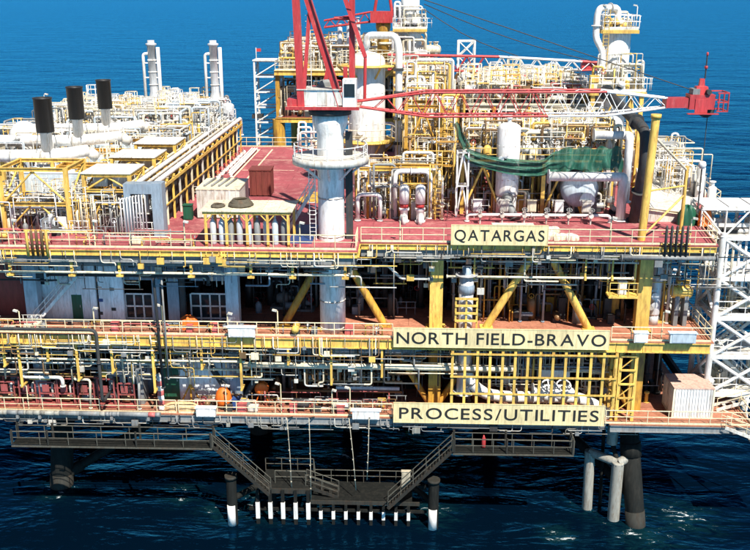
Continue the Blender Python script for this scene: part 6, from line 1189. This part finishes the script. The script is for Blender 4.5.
# far crane
X3 = V(383, 20, 55).x; t = thing('far_crane', 'red far crane on an orange post behind the huge column', 'crane', (X3, 56, 33))
MB().lathe([(.75, 33), (.75, 37.6), (.95, 38.2), (.95, 38.8)], (X3, 56, 0), 'z', 18).build('post', 'deepyellow', t); box('crane_house', (X3 - 1.6, 54.8, 38.8), (X3 + 1.4, 57, 40.2), 'cranered', t); box('operator_cab', (X3 + 1.45, 54.9, 39.4), (X3 + 2.8, 56, 40.9), 'darkgrey', t)
for s in (-1, 1): bar('mast_leg', (X3 + s * 1.1, 55.9, 40.2), (X3 + s * .3, 55.9, 45), .2, 'cranered', t); 
for dz in (0, 1.2):
    for dy in (-.5, .5): bar('jib_chord', (X3 - 1.6, 55.9 + dy, 38.9 + dz), (X3 - 7.5, 55.9 + dy, 38.2 + dz * .7), .12, 'cranered', t)
for k in range(8): u = k / 8; v = (k + 1) / 8; bar('jib_lacing', (X3 - 1.6 - 5.9 * u, 55.4, 38.9 - .7 * u + (1.2 * (1 - .3 * u) if k % 2 else 0)), (X3 - 1.6 - 5.9 * v, 55.4, 38.9 - .7 * v + (0 if k % 2 else 1.2 * (1 - .3 * v))), .07, 'cranered', t, 6)
# second boom resting at the rear
a_, b_ = V(388, 62, 42), V(598, 66, 42); t = thing('resting_boom', 'long red and white lattice boom resting over the rear module', 'crane boom', a_); d = (b_ - a_); up = Vector((0, 0, 1)); wy = Vector((0, .6, 0))
def bs(s): return .82 if s < .6 else .82 - .42 * (s - .6) / .4
for (u, v, m_) in ((0, .2, 'cranered'), (.2, .53, 'cranered'), (.53, .92, 'white'), (.92, 1, 'cranered')):
    for sz in (-1, 1):
        for sy in (-1, 1): bar('boom_chord', a_ + d * u + up * sz * bs(u) + wy * sy, a_ + d * v + up * sz * bs(v) + wy * sy, .11, m_, t)
for k in range(24):
    u, v = k / 24, (k + 1) / 24; s = 1 if k % 2 else -1
    for sy in (-1, 1): bar('boom_lacing', a_ + d * u + up * s * bs(u) + wy * sy, a_ + d * v - up * s * bs(v) + wy * sy, .06, 'cranered' if v < .5 else 'white', t, 6)
obj('boom_nose', unit('box', 'cranered'), frame_to(a_ + d * .92, a_ + d * 1.01, .9, .7), t)
beam('boom_rest', (V(572, 80, 42).x, 42, ZM), (V(572, 80, 42).x, 42, a_.z - .75), .4, .4, 'yellow', t, (0, 1, 0)); beam('boom_rest', (V(395, 80, 42).x, 42, ZM), (V(395, 80, 42).x, 42, a_.z - .9), .4, .4, 'yellow', t, (0, 1, 0))
for k, (p0, p1) in enumerate(((V(424, 4, 46), V(596, 62, 42)), (V(424, 9, 46), V(518, 56, 42)))): cb = thing('stay_cable', ('upper', 'lower')[k] + ' black stay cable sloping to the resting boom', 'cable', p1); MB().tube([Vector(p0).lerp(Vector(p1), s) - Vector((0, 0, .6 * math.sin(math.pi * s))) for s in (0, .2, .4, .6, .8, 1)], .05, 6).build('cable', 'darkgrey', cb)
# rear fill on the top deck: low pipe rack at the back edge
runs('white pipe along the rear edge of the red deck', 'pipes along the rear edge', -13, -2, 40, 42, ZM, 28.5, 20, 65, ('white', 'cream'), (.08, .12), .8)
railing('cream railing along the rear right of the top deck', [(-2, 42.8, ZM), (26.8, 42.8, ZM)], 'cream')
# flying details: lamp posts on the deck front rail
for k, px in enumerate((15, 95, 185, 300, 400, 610, 690)):
    p = V(px, 240, -2.1 if px < 350 else .2); lamp_post('pale floodlight pole on the top deck front railing', (p.x, -2.15 if px < 350 else .25, ZM), 1.9, 'rail', 'top deck front floodlights', (.2, -.15))
